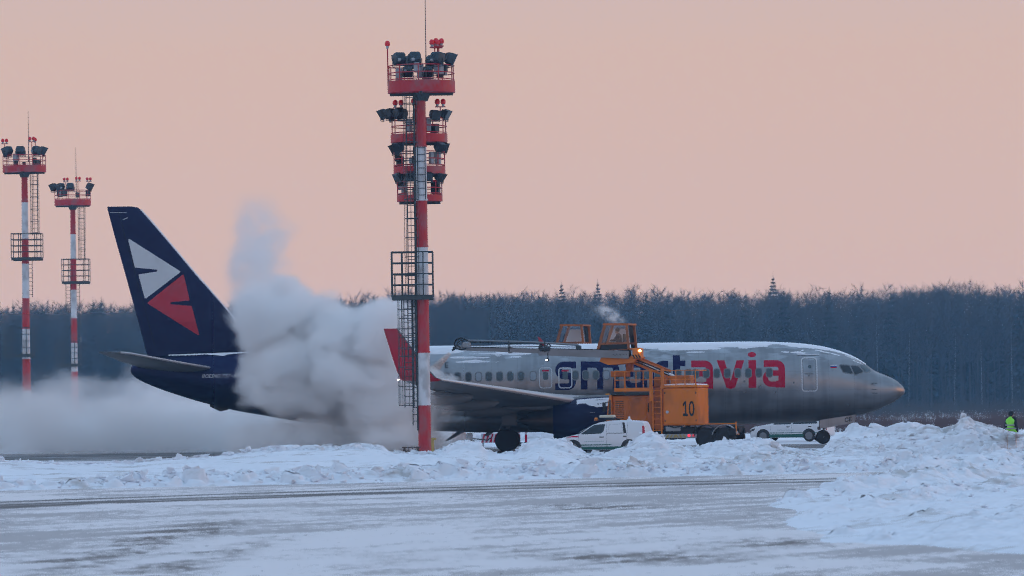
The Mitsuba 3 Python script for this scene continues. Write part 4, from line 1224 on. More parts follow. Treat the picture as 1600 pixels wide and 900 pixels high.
def person_right():
    X, Y = at(1579.5, 660, 188.5)[0], 188.5
    fx = np.array([.62, .78, 0.]); lx = np.array([-.78, .62, 0.])         # facing away and to the right
    P = lambda f, l, z: np.array([X, Y, 0]) + fx * f + lx * l + np.array([0, 0, z])
    k = thing('person', 'person in a green high visibility vest and black hat behind the snow bank', 'person')
    H = 1.71
    hd = head_mesh(P(.04, 0, H - .115), fx)
    legs = []
    for sg in (1, -1):
        legs += [(P(0, .09 * sg, .92), .105, P(.05 - .06 * sg, .10 * sg, .50), .068), (P(.05 - .06 * sg, .10 * sg, .50), .066, P(.0 - .1 * sg, .10 * sg, .09), .045), (P(-.02 - .1 * sg, .10 * sg, .05), .045, P(.16 - .1 * sg, .11 * sg, .04), .036)]
    torso = [(P(0, .08, .95), .12, P(0, -.08, .95), .12), (P(0, 0, .98), .14, P(.0, 0, 1.2), .14), (P(0, .10, 1.30), .115, P(0, -.10, 1.30), .115), (P(0, 0, 1.2), .14, P(0, 0, 1.36), .12), (P(0, .15, 1.42), .06, P(0, -.15, 1.42), .06)]
    arms, hands = [], []
    for sg in (1, -1):
        e, w = P(-.03, .245 * sg, 1.13), P(.05 - .03 * sg, .25 * sg, .89)
        arms += [(P(0, .185 * sg, 1.40), .062, e, .050), (e, .048, w, .037)]
        d = (w - e) / np.linalg.norm(w - e); hands += hand_bones(w, d, fx, .7)
    body = hullchain(hd + torso + legs + arms + hands, .03, 5)
    part(k, 'body', body, M_SKN, True)
    gr = lambda bs, g: [(p, a + g, q, b + g) for p, a, q, b in bs]
    part(k, 'jacket', hullchain(gr(torso + arms, .018), .035, 5), M_CLOTH, True)
    part(k, 'trousers', hullchain(gr(legs[:2] + legs[3:5], .016), .035, 5), M_CLOTH, True)
    part(k, 'boots', hullchain(gr([legs[2], legs[5]], .014), .03, 4), M_HATK, True)
    part(k, 'vest', hullchain(gr(torso[:4], .034) + [(P(0, .11, .84), .15, P(0, -.11, .84), .15)], .035, 5), M_HIVIS, True)
    vb = [np.array(q) for q in ()]
    for z, r in ((1.00, .205), (1.14, .203)):
        t = np.arange(25) * 2 * np.pi / 24
        part(k, 'reflective_band', loft([np.array([P(.178 * math.cos(a), (r + .06 + .015) * math.sin(a), z + dz) for a in t[:-1]]) for dz in (-.03, .03)]), M_BAND, True)
    part(k, 'hat', hullchain([(P(.0, 0, H - .075), .108, P(.025, 0, H - .07), .104), (P(-.02, 0, H - .10), .102, P(.0, 0, H - .10), .100)], .025, 3), M_HATK, True)


person_right()

# ---------------------------------------------------------------- vehicles
M_ORG = pr('orange_paint', grime((.77, .20, .011), .30, 1.3, (.10, .05, .02)), .42)
M_ORGD = pr('orange_paint_worn', grime((.54, .13, .010), .45, 1.6, (.06, .03, .02)), .5)
M_CAB = pr('cab_frame', grime((.36, .105, .022), .4, 3.0, (.05, .04, .04)), .5)
M_GALV = pr('galvanised', proc(lambda p, n, uv: mix((.30, .31, .33), (.19, .20, .21), fbm(p.x * 2, p.y * 2, p.z * 2, 3))), .42, .6)
M_HOSE = pr('black_hose', (.015, .016, .018), .55)
M_YEL = pr('warning_yellow', (.45, .33, .10), .5)
M_PLATE = pr('grey_plate', (.34, .36, .38), .5)
M_FROST = pr('frosted_glass', (.55, .60, .64), .5)
scene['clear_glass'] = {'type': 'thindielectric', 'int_ior': 1.5}
M_CLEAR = 'clear_glass'
M_RLIT = pr('tail_lens', (.5, .01, .01), .3)
M_ALIT = pr('amber_lens', (.7, .3, .03), .3)


def emit(k, rgb): scene[k]['emitter'] = {'type': 'area', 'radiance': {'type': 'rgb', 'value': [c / 16 for c in rgb]}}


def rbeam(p, q, w, h, taper=1.0):
    """a rectangular beam in the X-Z plane, w across (Y), h deep"""
    p, q = np.array(p, float), np.array(q, float); d = q - p; d /= np.linalg.norm(d)
    n = np.array([-d[2], 0, d[0]]); n = n / np.linalg.norm(n)
    out = []
    for c, s in ((p, 1.), (q, taper)):
        out.append([c + n * a * h / 2 * s + np.array([0, b, 0]) * w / 2 * s for a, b in ((1, 1), (1, -1), (-1, -1), (-1, 1))])
    return loft(out)


def cabin(k, x0, x1, xt0, xt1, z0, z1, y0_, y1_, split=None):
    """glazed operator's cabin: sloping front at x0 / xt0"""
    A = lambda t: (x0 + (xt0 - x0) * t, x1 + (xt1 - x1) * t)
    c = part(k, 'operator_cabin', J([loft([[[x0, y, z0], [x1, y, z0], [x1, y, z0 + .10], [x0 + .02, y, z0 + .10]] for y in (y0_, y1_)]), loft([[[xt0 - .06, y, z1 - .07], [xt1 + .06, y, z1 - .09], [xt1 + .06, y, z1 - .01], [xt0 - .04, y, z1 + .02]] for y in (y0_ - .05, y1_ + .05)])]), M_ORGD, False)
    fr = []
    for y in (y0_, y1_):
        fr += [rbeam([x0 + .05, y, z0 + .05], [xt0 + .05, y, z1 - .05], .09, .13), rbeam([x1 - .05, y, z0 + .05], [xt1 - .05, y, z1 - .05], .09, .11), rbeam([x0 + .1, y, z0 + .32], [x1 - .06, y, z0 + .34], .06, .10)]
        if split is not None: fr.append(rbeam([split, y, z0 + .05], [split, y, z1 - .05], .08, .13))
    h = len(fr) // 2
    part(c, 'frame', J(fr[:h]), M_CAB, False); part(c, 'frame', J(fr[h:]), M_CAB, False)
    part(c, 'window', loft([[[x0 + .1, y0_ + .01 + d, z0 + .3], [x1 - .08, y0_ + .01 + d, z0 + .3], [xt1 - .06, y0_ + .01 + d, z1 - .08], [xt0 + .08, y0_ + .01 + d, z1 - .08]] for d in (0,)], cap=False) if False else trimesh.Trimesh([[x0 + .1, y0_ + .01, z0 + .3], [x1 - .08, y0_ + .01, z0 + .3], [xt1 - .06, y0_ + .01, z1 - .08], [xt0 + .08, y0_ + .01, z1 - .08]], [[0, 1, 2], [0, 2, 3]], process=False), M_CLEAR, False)
    L = .22 if split is None else .18
    part(c, 'frosted_pane', flat_xz([(x0 + .18, z0 + .36), (x1 - .34, z0 + .36), (xt1 - .34, z1 - .25), (xt0 + .12, z1 - .22)], y1_ - .04), M_FROST, False)
    part(c, 'rear_panel', flat_xz([(x1 - .30, z0 + .1), (x1 - .02, z0 + .1), (xt1 - .02, z1 - .08), (xt1 - .30, z1 - .08)], y1_ - .02), M_GLASSD, False)
    part(c, 'floor_panel', flat_xz([(x0 + .06, z0 + .05), (x1, z0 + .05), (x1, z0 + .30), (x0 + .12, z0 + .30)], y0_ - .005), M_DARK, False)
    part(c, 'wiper', tube([[x0 + .4, y0_ - .03, z0 + .3], [x0 + .55, y0_ - .03, z0 + .75]], .012, 4), M_DARK, False)
    return c


def flat_xz(pts, y, d=.02):
    m = flat(Polygon(pts), d); v = m.vertices.copy(); m.vertices = np.c_[v[:, 0], y + v[:, 2], v[:, 1]]; m.invert(); return m


def deicer(label, pos, ang, full=True):
    k = thing('deicing_truck', label, 'deicing truck', to_world=T().translate(list(pos)).rotate([0, 0, 1], ang))
    # chassis
    ch = part(k, 'chassis', J([bx([-.2, .55, .85], [6.6, .16, .24]), bx([-.2, 1.85, .85], [6.6, .16, .24]), bx([.35, 1.2, .80], [1.5, 2.2, .5], .03), bx([-1.9, 1.2, .75], [1.9, 2.1, .55], .03), bx([2.75, 1.2, .95], [.5, 1.9, .34], .03)]), M_DARK, False)
    part(ch, 'side_rail', bx([2.1, .02, 1.20], [1.9, .06, .05]), M_ORG, False)
    part(ch, 'rear_post', J([bx([3.05, .03, .98], [.06, .06, .62]), bx([3.05, .03, .70], [.30, .05, .05])]), M_ORG, False)
    part(ch, 'tool_box', bx([2.88, .1, .80], [.34, .34, .36], .03), M_DARK, False)
    for X in (1.58, 2.50, -2.75):
        for y in (.16, 2.25):
            w = part(k, 'wheel', revolve([(-.15, .30), (-.15, .42), (-.11, .50), (.11, .50), (.15, .42), (.15, .30)], 'y', 32, (X, y, .53)), M_TYRE, 35)
            part(w, 'rim', revolve([(-.13, .02), (-.13, .11), (-.03, .15), (-.06, .27), (-.14, .305), (.14, .305), (.13, .02)], 'y', 24, (X, y, .53)), M_HUB, 30)
        if X > 0:
            a = np.linspace(.25, 2.9, 14); pts = [[X + .60 * math.cos(t), .16, .53 + .60 * math.sin(t)] for t in a]
            part(k, 'mudguard', J([rb for rb in (loft([[[p[0], y, p[2]] for p in (np.array(pts[i]), np.array(pts[i + 1]))] + [[q[0], y, q[2]] for q in (np.array(pts[i + 1]) + (np.array(pts[i + 1]) - [X, .16, .53]) * .05, np.array(pts[i]) + (np.array(pts[i]) - [X, .16, .53]) * .05)] for y in (-.04, .36)]) for i in range(13))]), M_DARK if X < 2 else M_PLATE, 40)
    # rear body with number
    b = part(k, 'rear_body', bx([.37, 1.22, 2.03], [1.68, 2.40, 1.78], .04), M_ORG, False)
    part(b, 'roof_ledge', bx([.37, 1.2, 2.985], [1.74, 2.46, .12], .02), M_ORG, False)
    part(b, 'door_panel', bx([.05, .012, 2.02], [.92, .03, 1.62], .012), M_ORG, False)
    part(b, 'door_panel', bx([.86, .012, 2.02], [.62, .03, 1.62], .012), M_ORG, False)
    m = meshkit.text_mesh('10', .66, .004, True); v = m.vertices.copy(); w = v[:, 0].max()
    m.vertices = np.c_[.46 + v[:, 0] * .60 / w, -.005 - v[:, 2], 1.60 + v[:, 1]]; part(b, 'painted_number', m, M_DARK, False)
    part(b, 'door_lock', revolve([(-.02, .075), (0, .075), (.0, .02)], 'y', 14, (-.25, -.01, 1.78)), M_OUT, 30)
    for X in (-.36, 1.14):
        for z in (1.38, 2.68): part(b, 'hinge', bx([X, -.012, z], [.045, .03, .10], .008), M_STEEL, False)
    part(b, 'hose', tube([[1.10, -.05, 1.15], [1.14, -.09, .9], [1.05, -.08, .62]], .03, 6), M_HOSE)
    part(b, 'hose', tube([[-.2, -.04, 1.14], [.1, -.10, 1.04], [.55, -.06, 1.13]], .025, 6), M_HOSE)
    part(b, 'snow_ledge', loft([[[-.48, y, 3.045], [1.2, y, 3.045], [1.18, y, 3.09], [.5, y, 3.12], [-.2, y, 3.10], [-.47, y, 3.08]] for y in (.1, 2.3)]), M_ICE, False)
    # forward module, set back and more weathered
    f = part(k, 'forward_module', bx([-1.98, 1.32, 1.80], [2.02, 2.1, 1.60], .05), M_ORGD, False)
    for i, (X, w) in enumerate(((-2.55, .72), (-1.72, .78), (-1.17, .24))):
        part(f, 'side_panel', bx([X, .26, 1.78], [w, .04, 1.45], .015), M_ORGD, False)
    part(f, 'louvre', J([bx([-2.62, .235, z], [.42, .03, .03]) for z in np.arange(1.5, 2.35, .09)]), M_DARK, False)
    part(f, 'grab_handle', bx([-1.22, .225, 2.0], [.05, .04, .42], .015), M_DARK, False)
    part(f, 'roof_tread', bx([-1.98, 1.3, 2.655], [2.08, 2.2, .10], .02), M_STEEL, False)
    # driver's cab
    c = part(k, 'driver_cab', loft([[[-3.35, y, .55], [-2.98, y, .55], [-2.98, y, 2.62], [-3.08, y, 2.62], [-3.16, y, 2.2]] for y in (.12, 2.35)]), M_ORG, False)
    part(c, 'window', flat_xz([(-3.15, 1.7), (-3.02, 1.7), (-3.02, 2.4), (-3.08, 2.4)], .10), M_GLASSD, False)
    part(c, 'mirror', J([bx([-3.30, -.06, 2.05], [.16, .08, .46], .02), tube([[-3.1, .12, 2.3], [-3.3, -.06, 2.25]], .02, 5)]), M_DARK, False)
    part(c, 'marker_lamp', bx([-3.16, .08, 2.66], [.2, .14, .07], .02), M_ALIT, False)
    # ladder, posts, railing
    part(k, 'ladder', J([bx([X, -.06, 1.75], [.06, .06, 2.5]) for X in (-.93, -.52)] + [bx([-.725, -.06, z], [.36, .05, .035]) for z in np.arange(.65, 2.95, .27)]), M_ORG, False)
    part(k, 'ladder_backing', bx([-.72, .30, 1.95], [.42, .1, 2.0]), M_ORGD, False)
    for X in (-1.02, -.46): part(k, 'deck_post', bx([X, -.02, 3.05 if X < -.9 else 3.35], [.15, .12, 1.5 if X < -.9 else .95], .015), M_ORG, False)
    rl = []
    for y in (0.03,):
        for z in (3.74, 3.32): rl.append(bx([-.82, y, z], [3.95, .035, .035]))
        for X in (-2.78, -2.3, -1.75, -1.4, .18, .62, 1.13): rl.append(bx([X, y, 3.28], [.04, .04, .92]))
    for X in (-2.78, 1.13): rl.append(bx([X, 1.2, 3.74], [.05, 2.3, .05]))
    part(k, 'railing', J(rl), M_ORG, False)
    part(k, 'deck_edge', bx([-1.95, .06, 2.86], [1.75, .06, .17]), M_ORG, False)
    # bumper and lamps
    bp = part(k, 'side_guard', bx([.38, -.02, .64], [1.55, .08, .20], .015), M_PLATE, False)
    for i in range(6):
        P = [(-.33 + i * .18, .56), (-.24 + i * .18, .56), (-.24 + i * .18 + (.09 if i < 3 else -.09), .72), (-.33 + i * .18 + (.09 if i < 3 else -.09), .72)]
        part(bp, 'chevron', flat_xz(P, -.075, .012), M_YEL, False)
    for X in (.80, 1.03):
        e = part(k, 'marker_light', cyl([X, -.09, .66], [X, -.06, .66], .065, n=14), M_RLIT)
        emit(e, (2.2, .05, .12) if X < .9 else (.5, .02, .05))
    part(k, 'equipment_plate', bx([.02, .0, .98], [.72, .06, .22], .02), M_PLATE, False)
    # boom: mast base, folded twin arm, turntable plate
    tb = part(k, 'boom_base', J([bx([.22, 1.25, 3.25], [.95, 1.0, .52], .04), bx([-.75, 1.1, 3.2], [.6, .8, .5], .04)]), M_ORGD, False)
    arm = part(k, 'boom_arm', J([rbeam([.15, .85, 3.26], [-2.55, .85, 4.36], .14, .15), rbeam([.15, 1.65, 3.28], [-2.55, 1.65, 4.38], .14, .15), rbeam([-.45, .80, 3.70], [-2.2, .80, 4.46], .10, .11), rbeam([-.45, 1.7, 3.72], [-2.2, 1.7, 4.48], .10, .11)]), M_ORGD, False)
    part(arm, 'snowy_top', rbeam([.1, .85, 3.42], [-.95, .85, 3.865], .15, .05), M_ICE, False)
    part(arm, 'ram', cyl([-.1, 1.25, 3.35], [-1.9, 1.25, 4.2], .07, n=10), M_CHROME)
    part(arm, 'hose', J([tube([[-.3, .72, 3.62], [-1.3, .70, 4.05], [-2.3, .72, 4.42]], .03, 6), tube([[-.3, .78, 3.50], [-1.3, .74, 3.93], [-2.3, .75, 4.35]], .025, 6)]), M_HOSE)
    part(k, 'counter_box', bx([-2.74, 1.0, 3.62], [.78, .8, .28], .03), M_ORGD, False)
    part(k, 'support_column', J([bx([-2.6, 1.3, 3.1], [.08, .08, .9]), bx([-2.35, 1.3, 4.0], [.3, .4, .5], .03)]), M_ORGD, False)
    tt = part(k, 'turntable', loft([[[-3.62, y, 4.22], [-3.2, y, 4.05], [-1.95, y, 4.15], [-1.75, y, 4.42], [-2.2, y, 4.48], [-3.55, y, 4.42]] for y in (.45, 2.05)]), M_ORG, False)
    cabin(k, -3.72, -2.12, -3.36, -2.22, 4.74, 6.02, .40, 1.95)
    part(tt, 'hydraulic_block', J([bx([-2.45, .50, 4.60], [.70, .3, .34], .04), bx([-2.9, .42, 4.55], [.3, .2, .2], .03)] + [tube([[-3.0 + i * .16, .38, 4.72], [-2.9 + i * .16, .28, 4.55], [-2.75 + i * .14, .30, 4.46]], .025, 5) for i in range(5)]), M_HOSE, False)
    part(tt, 'valve', bx([-2.72, .28, 4.72], [.16, .1, .07], .02), M_PLATE, False)
    hz = part(k, 'counterweight', bx([-1.78, .62, 4.58], [.42, .6, .52], .05), M_ORG, False)
    for i in range(3):
        P = [(-1.96 + i * .14, 4.34), (-1.89 + i * .14, 4.34), (-1.99 + i * .14, 4.52), (-2.06 + i * .14, 4.52)]
        part(hz, 'hazard_stripe', flat_xz([(a + .06, z) for a, z in P], .300, .015), M_HOSE if i != 1 else M_HOSE, False)
    e = part(hz, 'amber_lamp', cyl([-1.60, .27, 4.70], [-1.60, .31, 4.70], .055, n=12), M_ALIT); emit(e, (26, 16, 6))
    if not full: return k
    # spray boom reaching over the wing
    A, B, C, D = [-2.15, .42, 4.52], [-6.55, .42, 4.74], [-10.45, .42, 4.96], 0
    bm = part(k, 'spray_boom', J([rbeam(A, B, .30, .36), rbeam([-6.0, .42, 4.73], C, .20, .20), bx([-8.0, .42, 4.84], [.16, .26, .30], .02), bx([-6.5, .42, 4.76], [.14, .36, .42], .02)]), M_GALV, False)
    part(bm, 'pipe', J([cyl([-10.05, .30, 5.33], [-6.9, .30, 5.20], .045, n=8), cyl([-6.9, .30, 5.20], [-4.6, .30, 5.02], .05, n=8), cyl([-10.3, .28, 5.10], [-4.7, .28, 4.93], .028, n=6)]), M_GALV, False)
    part(bm, 'hose', J([cyl([-10.0, .34, 5.25], [-6.4, .34, 5.08], .022, n=6), cyl([-9.9, .25, 5.02], [-2.3, .25, 4.74], .02, n=6)]), M_HOSE, False)
    part(bm, 'bracket', J([bx([-8.02, .30, 5.02], [.05, .12, .50]), bx([-6.25, .30, 4.95], [.06, .12, .5]), bx([-4.6, .30, 4.9], [.26, .16, .22], .05)]), M_STEEL, False)
    part(bm, 'carriage', J([bx([-6.25, .30, 4.85], [.52, .30, .20], .05), bx([-6.45, .30, 4.98], [.20, .2, .16], .04), tube([[-6.15, .24, 5.0], [-6.05, .2, 5.12], [-5.95, .24, 5.0]], .03, 5)]), M_LAMPB, False)
    part(bm, 'red_flag', flat_xz([(-6.62, 5.46), (-6.50, 5.40), (-6.16, 4.98), (-6.50, 4.98)], .36, .03), M_WINGLET, False, 'small red fin on the spray boom carriage')
    part(bm, 'work_light', J([cyl([-6.10, .25, 4.70], [-6.10, .25, 4.38], .025, n=6), ball([-6.12, .25, 4.34], .085, 1)]), M_LAMPB)
    e = part(bm, 'light_lens', cyl([-6.14, .16, 4.33], [-6.14, .185, 4.33], .045, n=10), M_OUT); emit(e, (7, 6.6, 6))
    nz = part(k, 'nozzle_head', J([bx([-10.15, .36, 5.12], [.40, .3, .30], .06), bx([-10.5, .36, 5.0], [.30, .22, .20], .04)]), M_GBOX, False)
    part(nz, 'hose', J([tube([[-10.05, .25, 5.34], [-10.35, .25, 5.44], [-10.6, .25, 5.40], [-10.72, .25, 5.18], [-10.66, .25, 4.98], [-10.45, .25, 4.9]], .04, 6), tube([[-10.1, .3, 5.0], [-10.3, .2, 4.9], [-10.6, .24, 4.94], [-10.8, .3, 5.02]], .035, 6), tube([[-10.2, .22, 5.36], [-10.45, .2, 5.32], [-10.58, .2, 5.12], [-10.4, .2, 5.0]], .03, 6)]), M_HOSE)
    part(nz, 'nozzle', J([cyl([-10.72, .36, 4.98], [-10.86, .36, 4.86], .07, .045, n=10), bx([-10.62, .36, 5.02], [.2, .2, .16], .03)]), M_LAMPB)
    return k


TP = at(1050, 600, 211.5); TANG = -15.0
deicer('orange deicing truck numbered 10 with its long spray boom reaching over the wing', (TP[0], TP[1], .06), TANG)
deicer('second orange deicing truck behind the fuselage with only its glazed cabin showing above', (at(974, 600, 229)[0], 229.0, .35), -15.0, False)


def operator():
    k = thing('person', 'operator in dark clothing sitting inside the raised cabin of the orange truck', 'person', to_world=T().translate([float(TP[0]), float(TP[1]), .06]).rotate([0, 0, 1], TANG))
    P = lambda x, y, z: np.array([-2.82 + x, 1.05 + y, 5.07 + z])        # faces towards -x, the spray boom
    f = np.array([-1., 0, 0])
    torso = [(P(.05, .08, -.02), .13, P(.05, -.08, -.02), .13), (P(.05, 0, 0), .14, P(.02, 0, .25), .135), (P(.02, .11, .33), .10, P(.02, -.11, .33), .10), (P(.02, 0, .25), .13, P(0, 0, .38), .10), (P(.01, .17, .38), .065, P(.01, -.17, .38), .065)]
    limb, hands = [], []
    for sg in (1, -1):
        e, w = P(-.12, .23 * sg, .16), P(-.34, .16 * sg, .14)
        limb += [(P(.01, .19 * sg, .37), .062, e, .05), (e, .048, w, .037), (P(.04, .09 * sg, -.05), .10, P(-.38, .11 * sg, -.01), .072), (P(-.38, .11 * sg, -.01), .068, P(-.34, .11 * sg, -.24), .048)]
        hands += hand_bones(w, (w - e) / np.linalg.norm(w - e), np.array([0, -sg * 1., .2]) / 1.02, 1.0)
    hd = head_mesh(P(-.05, 0, .60), f)
    part(k, 'body', hullchain(hd + torso + limb + hands, .03, 5), M_SKN, True)
    gr = lambda bs, g: [(p, a + g, q, b + g) for p, a, q, b in bs]
    part(k, 'overall', hullchain(gr(torso + limb, .017), .035, 5), M_CLOTH, True)
    part(k, 'hat', hullchain([(P(-.03, 0, .645), .106, P(-.05, 0, .64), .104)], .025, 3), M_HATK, True)
    st = part(k, 'seat', J([bx([-2.74, 1.05, 4.93], [.5, .5, .10], .03), bx([-2.5, 1.05, 5.22], [.10, .48, .6], .03), bx([-2.74, 1.05, 4.84], [.2, .2, .14])]), M_DARK, False)


operator()

# cars: side outline lofted across the width
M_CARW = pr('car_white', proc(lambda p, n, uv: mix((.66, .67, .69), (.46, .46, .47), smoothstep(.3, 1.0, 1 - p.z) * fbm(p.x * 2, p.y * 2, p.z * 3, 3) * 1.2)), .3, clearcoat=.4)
M_GREEN = pr('car_green', (.015, .11, .085), .4)
M_RIM = pr('alloy', (.20, .205, .21), .4, .7)
M_TAIL = pr('tail_red', (.45, .02, .04), .25)


class Car:
    def __init__(s, st):
        s.st = np.array(st, float)                                        # x, z bottom, z belt, z top, half width, half roof width

    def col(s, i, x): return np.interp(x, s.st[:, 0], s.st[:, i])

    def mesh(s):
        out = []
        xs = np.unique(np.r_[s.st[:, 0], np.linspace(s.st[0, 0], s.st[-1, 0], 40)])
        for x in xs:
            zb, zl, zt, w, wt = (s.col(i, x) for i in range(1, 6))
            half = [(w * .90, zb), (w * .985, zb + .10), (w, (zb + zl) * .5), (w * .985, zl), (wt + .05, zl + (zt - zl) * .85), (wt - .05, zl + (zt - zl) * .97), (wt - .22, zt), (0, zt + .012)]
            out.append(np.array([[x, -a, z] for a, z in half] + [[x, a, z] for a, z in half[-2::-1]]))
        return loft(out)

    def y(s, x, z):
        zb, zl, zt, w, wt = (s.col(i, x) for i in range(1, 6))
        zs = [zb, zb + .10, (zb + zl) * .5, zl, zl + (zt - zl) * .85]; ws = [w * .90, w * .985, w, w * .985, wt + .05]
        return np.array([np.interp(c, [q[i] for q in zs], [q[i] for q in ws]) for i, c in enumerate(np.atleast_1d(z))])

    def decal(s, pts, off=.006, size=.12, rnd=.03):
        P = pts if not isinstance(pts, list) else Polygon(pts).buffer(-rnd).buffer(rnd)
        v, f = sheet(P, size)
        x, z = v[:, 0], v[:, 1]
        y = np.array([s.y(np.array([a]), np.array([b]))[0] if False else s.y1(a, b) for a, b in zip(x, z)])
        return trimesh.Trimesh(np.c_[x, -(y + off), z], f, process=False)

    def y1(s, x, z):
        zb, zl, zt, w, wt = (float(s.col(i, x)) for i in range(1, 6))
        return float(np.interp(z, [zb, zb + .10, (zb + zl) * .5, zl, zl + (zt - zl) * .85, zl + (zt - zl) * .97, zt], [w * .90, w * .985, w, w * .985, wt + .05, wt - .05, wt - .22]))

    def wheels(s, k, xs, r, spokes=5):
        for x in xs:
            w = float(s.col(4, x))
            part(k, 'wheel_arch', s.decal(Point(x, r).buffer(r + .07).intersection(sbox(-9, float(s.col(1, x)) - .02, 9, 2)), .006, .15), M_DARK, False)
            for sg in (-1, 1):
                y = sg * (w - .075)
                q = part(k, 'wheel', revolve([(-.10, r * .62), (-.10, r * .86), (-.08, r), (.08, r), (.10, r * .86), (.10, r * .62)], 'y', 30, (x, y, r)), M_TYRE, 35)
                h = [cyl([x, y + sg * .085, r], [x, y + sg * .098, r], r * .18, n=12)]
                for i in range(spokes):
                    a = i * 2 * math.pi / spokes + .3
                    b = bx([r * .36, 0, 0], [r * .50, .02, r * .22]); b.apply_transform(trimesh.transformations.rotation_matrix(a, [0, 1, 0])); b.apply_translation([x, y + sg * .09, r]); h.append(b)
                h.append(revolve([(-.012, r * .56), (-.012, r * .66), (.012, r * .66), (.012, r * .56)], 'y', 30, (x, y + sg * .09, r)))
                part(q, 'rim', J(h), M_RIM, 30)
                part(q, 'rim_well', cyl([x, y + sg * .02, r], [x, y + sg * .07, r], r * .6, n=20), M_DARK, False)


def van():
    p = at(948, 690, 203)
    k = thing('delivery_van', 'white van with a green lower stripe and roof beacon half buried behind snow', 'van', to_world=T().translate([float(p[0]), 203.0, -.02]).rotate([0, 0, 1], -14.0))
    c = Car([(-2.12, .32, .60, .64, .50, .40), (-2.05, .24, .68, .74, .74, .62), (-1.85, .22, .74, .80, .82, .70), (-1.35, .22, .82, .90, .85, .74), (-1.22, .22, .84, .94, .85, .74), (-.95, .22, .87, 1.12, .85, .70), (-.50, .22, .89, 1.36, .85, .64), (-.20, .22, .91, 1.46, .85, .62), (.2, .22, .92, 1.52, .85, .62), (.6, .22, .93, 1.54, .85, .62),
             (1.3, .22, .95, 1.52, .85, .62), (1.78, .22, .96, 1.48, .84, .60), (1.86, .24, .96, 1.40, .83, .60), (1.98, .28, .9, .98, .80, .66), (2.02, .34, .80, .86, .74, .62)])
    part(k, 'body', c.mesh(), M_CARW, 35)
    part(k, 'side_window', c.decal([(-1.06, .92), (-.10, .95), (.03, 1.02), (.10, 1.38), (-.42, 1.35)], .008), M_GLASSD, True)
    part(k, 'windshield', c.decal([(-1.22, .93), (-1.10, .93), (-.46, 1.37), (-.50, 1.38)], .010, .06, .005), M_GLASSD, True)
    part(k, 'window_trim', c.decal([(.22, .935), (.98, .955), (.98, .975), (.22, .955)], .008, .1, .002), M_DARK, True)
    part(k, 'rear_pillar', c.decal([(.97, .96), (1.10, .97), (.98, 1.46), (.88, 1.45)], .009, .1, .01), M_DARK, True)
    part(k, 'blank_panel', c.decal(Polygon([(.24, .97), (.94, .98), (.88, 1.40), (.26, 1.38)]).buffer(-.02).difference(Polygon([(.24, .97), (.94, .98), (.88, 1.40), (.26, 1.38)]).buffer(-.032)), .007, .1), M_PLATE, True)
    part(k, 'door_gap', c.decal(unary_union([sbox(.16, .35, .172, 1.40), sbox(1.12, .35, 1.132, 1.42), sbox(-1.12, .40, -1.108, .9)]), .006, .12), M_STEEL, True)
    part(k, 'door_handle', c.decal([(-.14, .77), (.06, .77), (.06, .82), (-.14, .82)], .02, .1, .02), M_DARK, True)
    part(k, 'door_handle', c.decal([(.95, .79), (1.1, .79), (1.1, .84), (.95, .84)], .02, .1, .02), M_DARK, True)
    part(k, 'green_stripe', c.decal([(-1.0, .41), (.42, .43), (.42, .47), (-1.0, .47)], .007, .1, .001), M_GREEN, True)
    part(k, 'green_sill', c.decal([(-.95, .23), (1.2, .23), (1.2, .37), (-1.0, .37)], .007, .1, .001), M_GREEN, True)
    part(k, 'red_flash', c.decal([(-1.72, .795), (-1.1, .80), (-1.12, .85), (-1.4, .865)], .009, .08, .005), M_REDP, True)
    part(k, 'headlight', c.decal([(-2.06, .60), (-1.80, .63), (-1.74, .71), (-1.98, .68)], .012, .08, .01), M_GLASSD, True)
    part(k, 'lettering_strip', c.decal(unary_union([rrect(-.85 + i * .085, .585, -.79 + i * .085, .625, .01) for i in range(11)]), .007, .1), pr('faded_print', (.30, .40, .40), .5), True)
    part(k, 'tail_light', c.decal([(1.84, .93), (1.95, .93), (1.90, 1.27), (1.80, 1.29)], .02, .06, .01), M_TAIL, True)
    part(k, 'roof_rack', J([bx([.0, y, 1.565], [.9, .03, .03]) for y in (-.4, .4)] + [bx([x, 0, 1.565], [.04, .9, .04]) for x in (-.3, .55)]), M_DARK, False)
    part(k, 'beacon_bar', J([bx([.05, 0, 1.72], [.66, .60, .13], .04)]), pr('beacon_cream', (.55, .52, .40), .4), False)
    part(k, 'beacon_mount', J([bx([.18, 0, 1.61], [.34, .5, .12], .02), tube([[.40, -.2, 1.66], [.66, -.25, 1.58], [.7, -.3, 1.45]], .03, 5)]), M_DARK, False)
    part(k, 'orange_beacon', revolve([(1.53, .10), (1.58, .10), (1.66, .07), (1.68, .02)], 'z', 12, (-.45, -.1, 0)), M_ORG)
    part(k, 'roof_vent', revolve([(1.52, .14), (1.55, .12), (1.60, .06), (1.70, .045), (1.71, .01)], 'z', 14, (1.08, -.1, 0)), M_CARW)
    c.wheels(k, (-1.36, 1.22), .31)


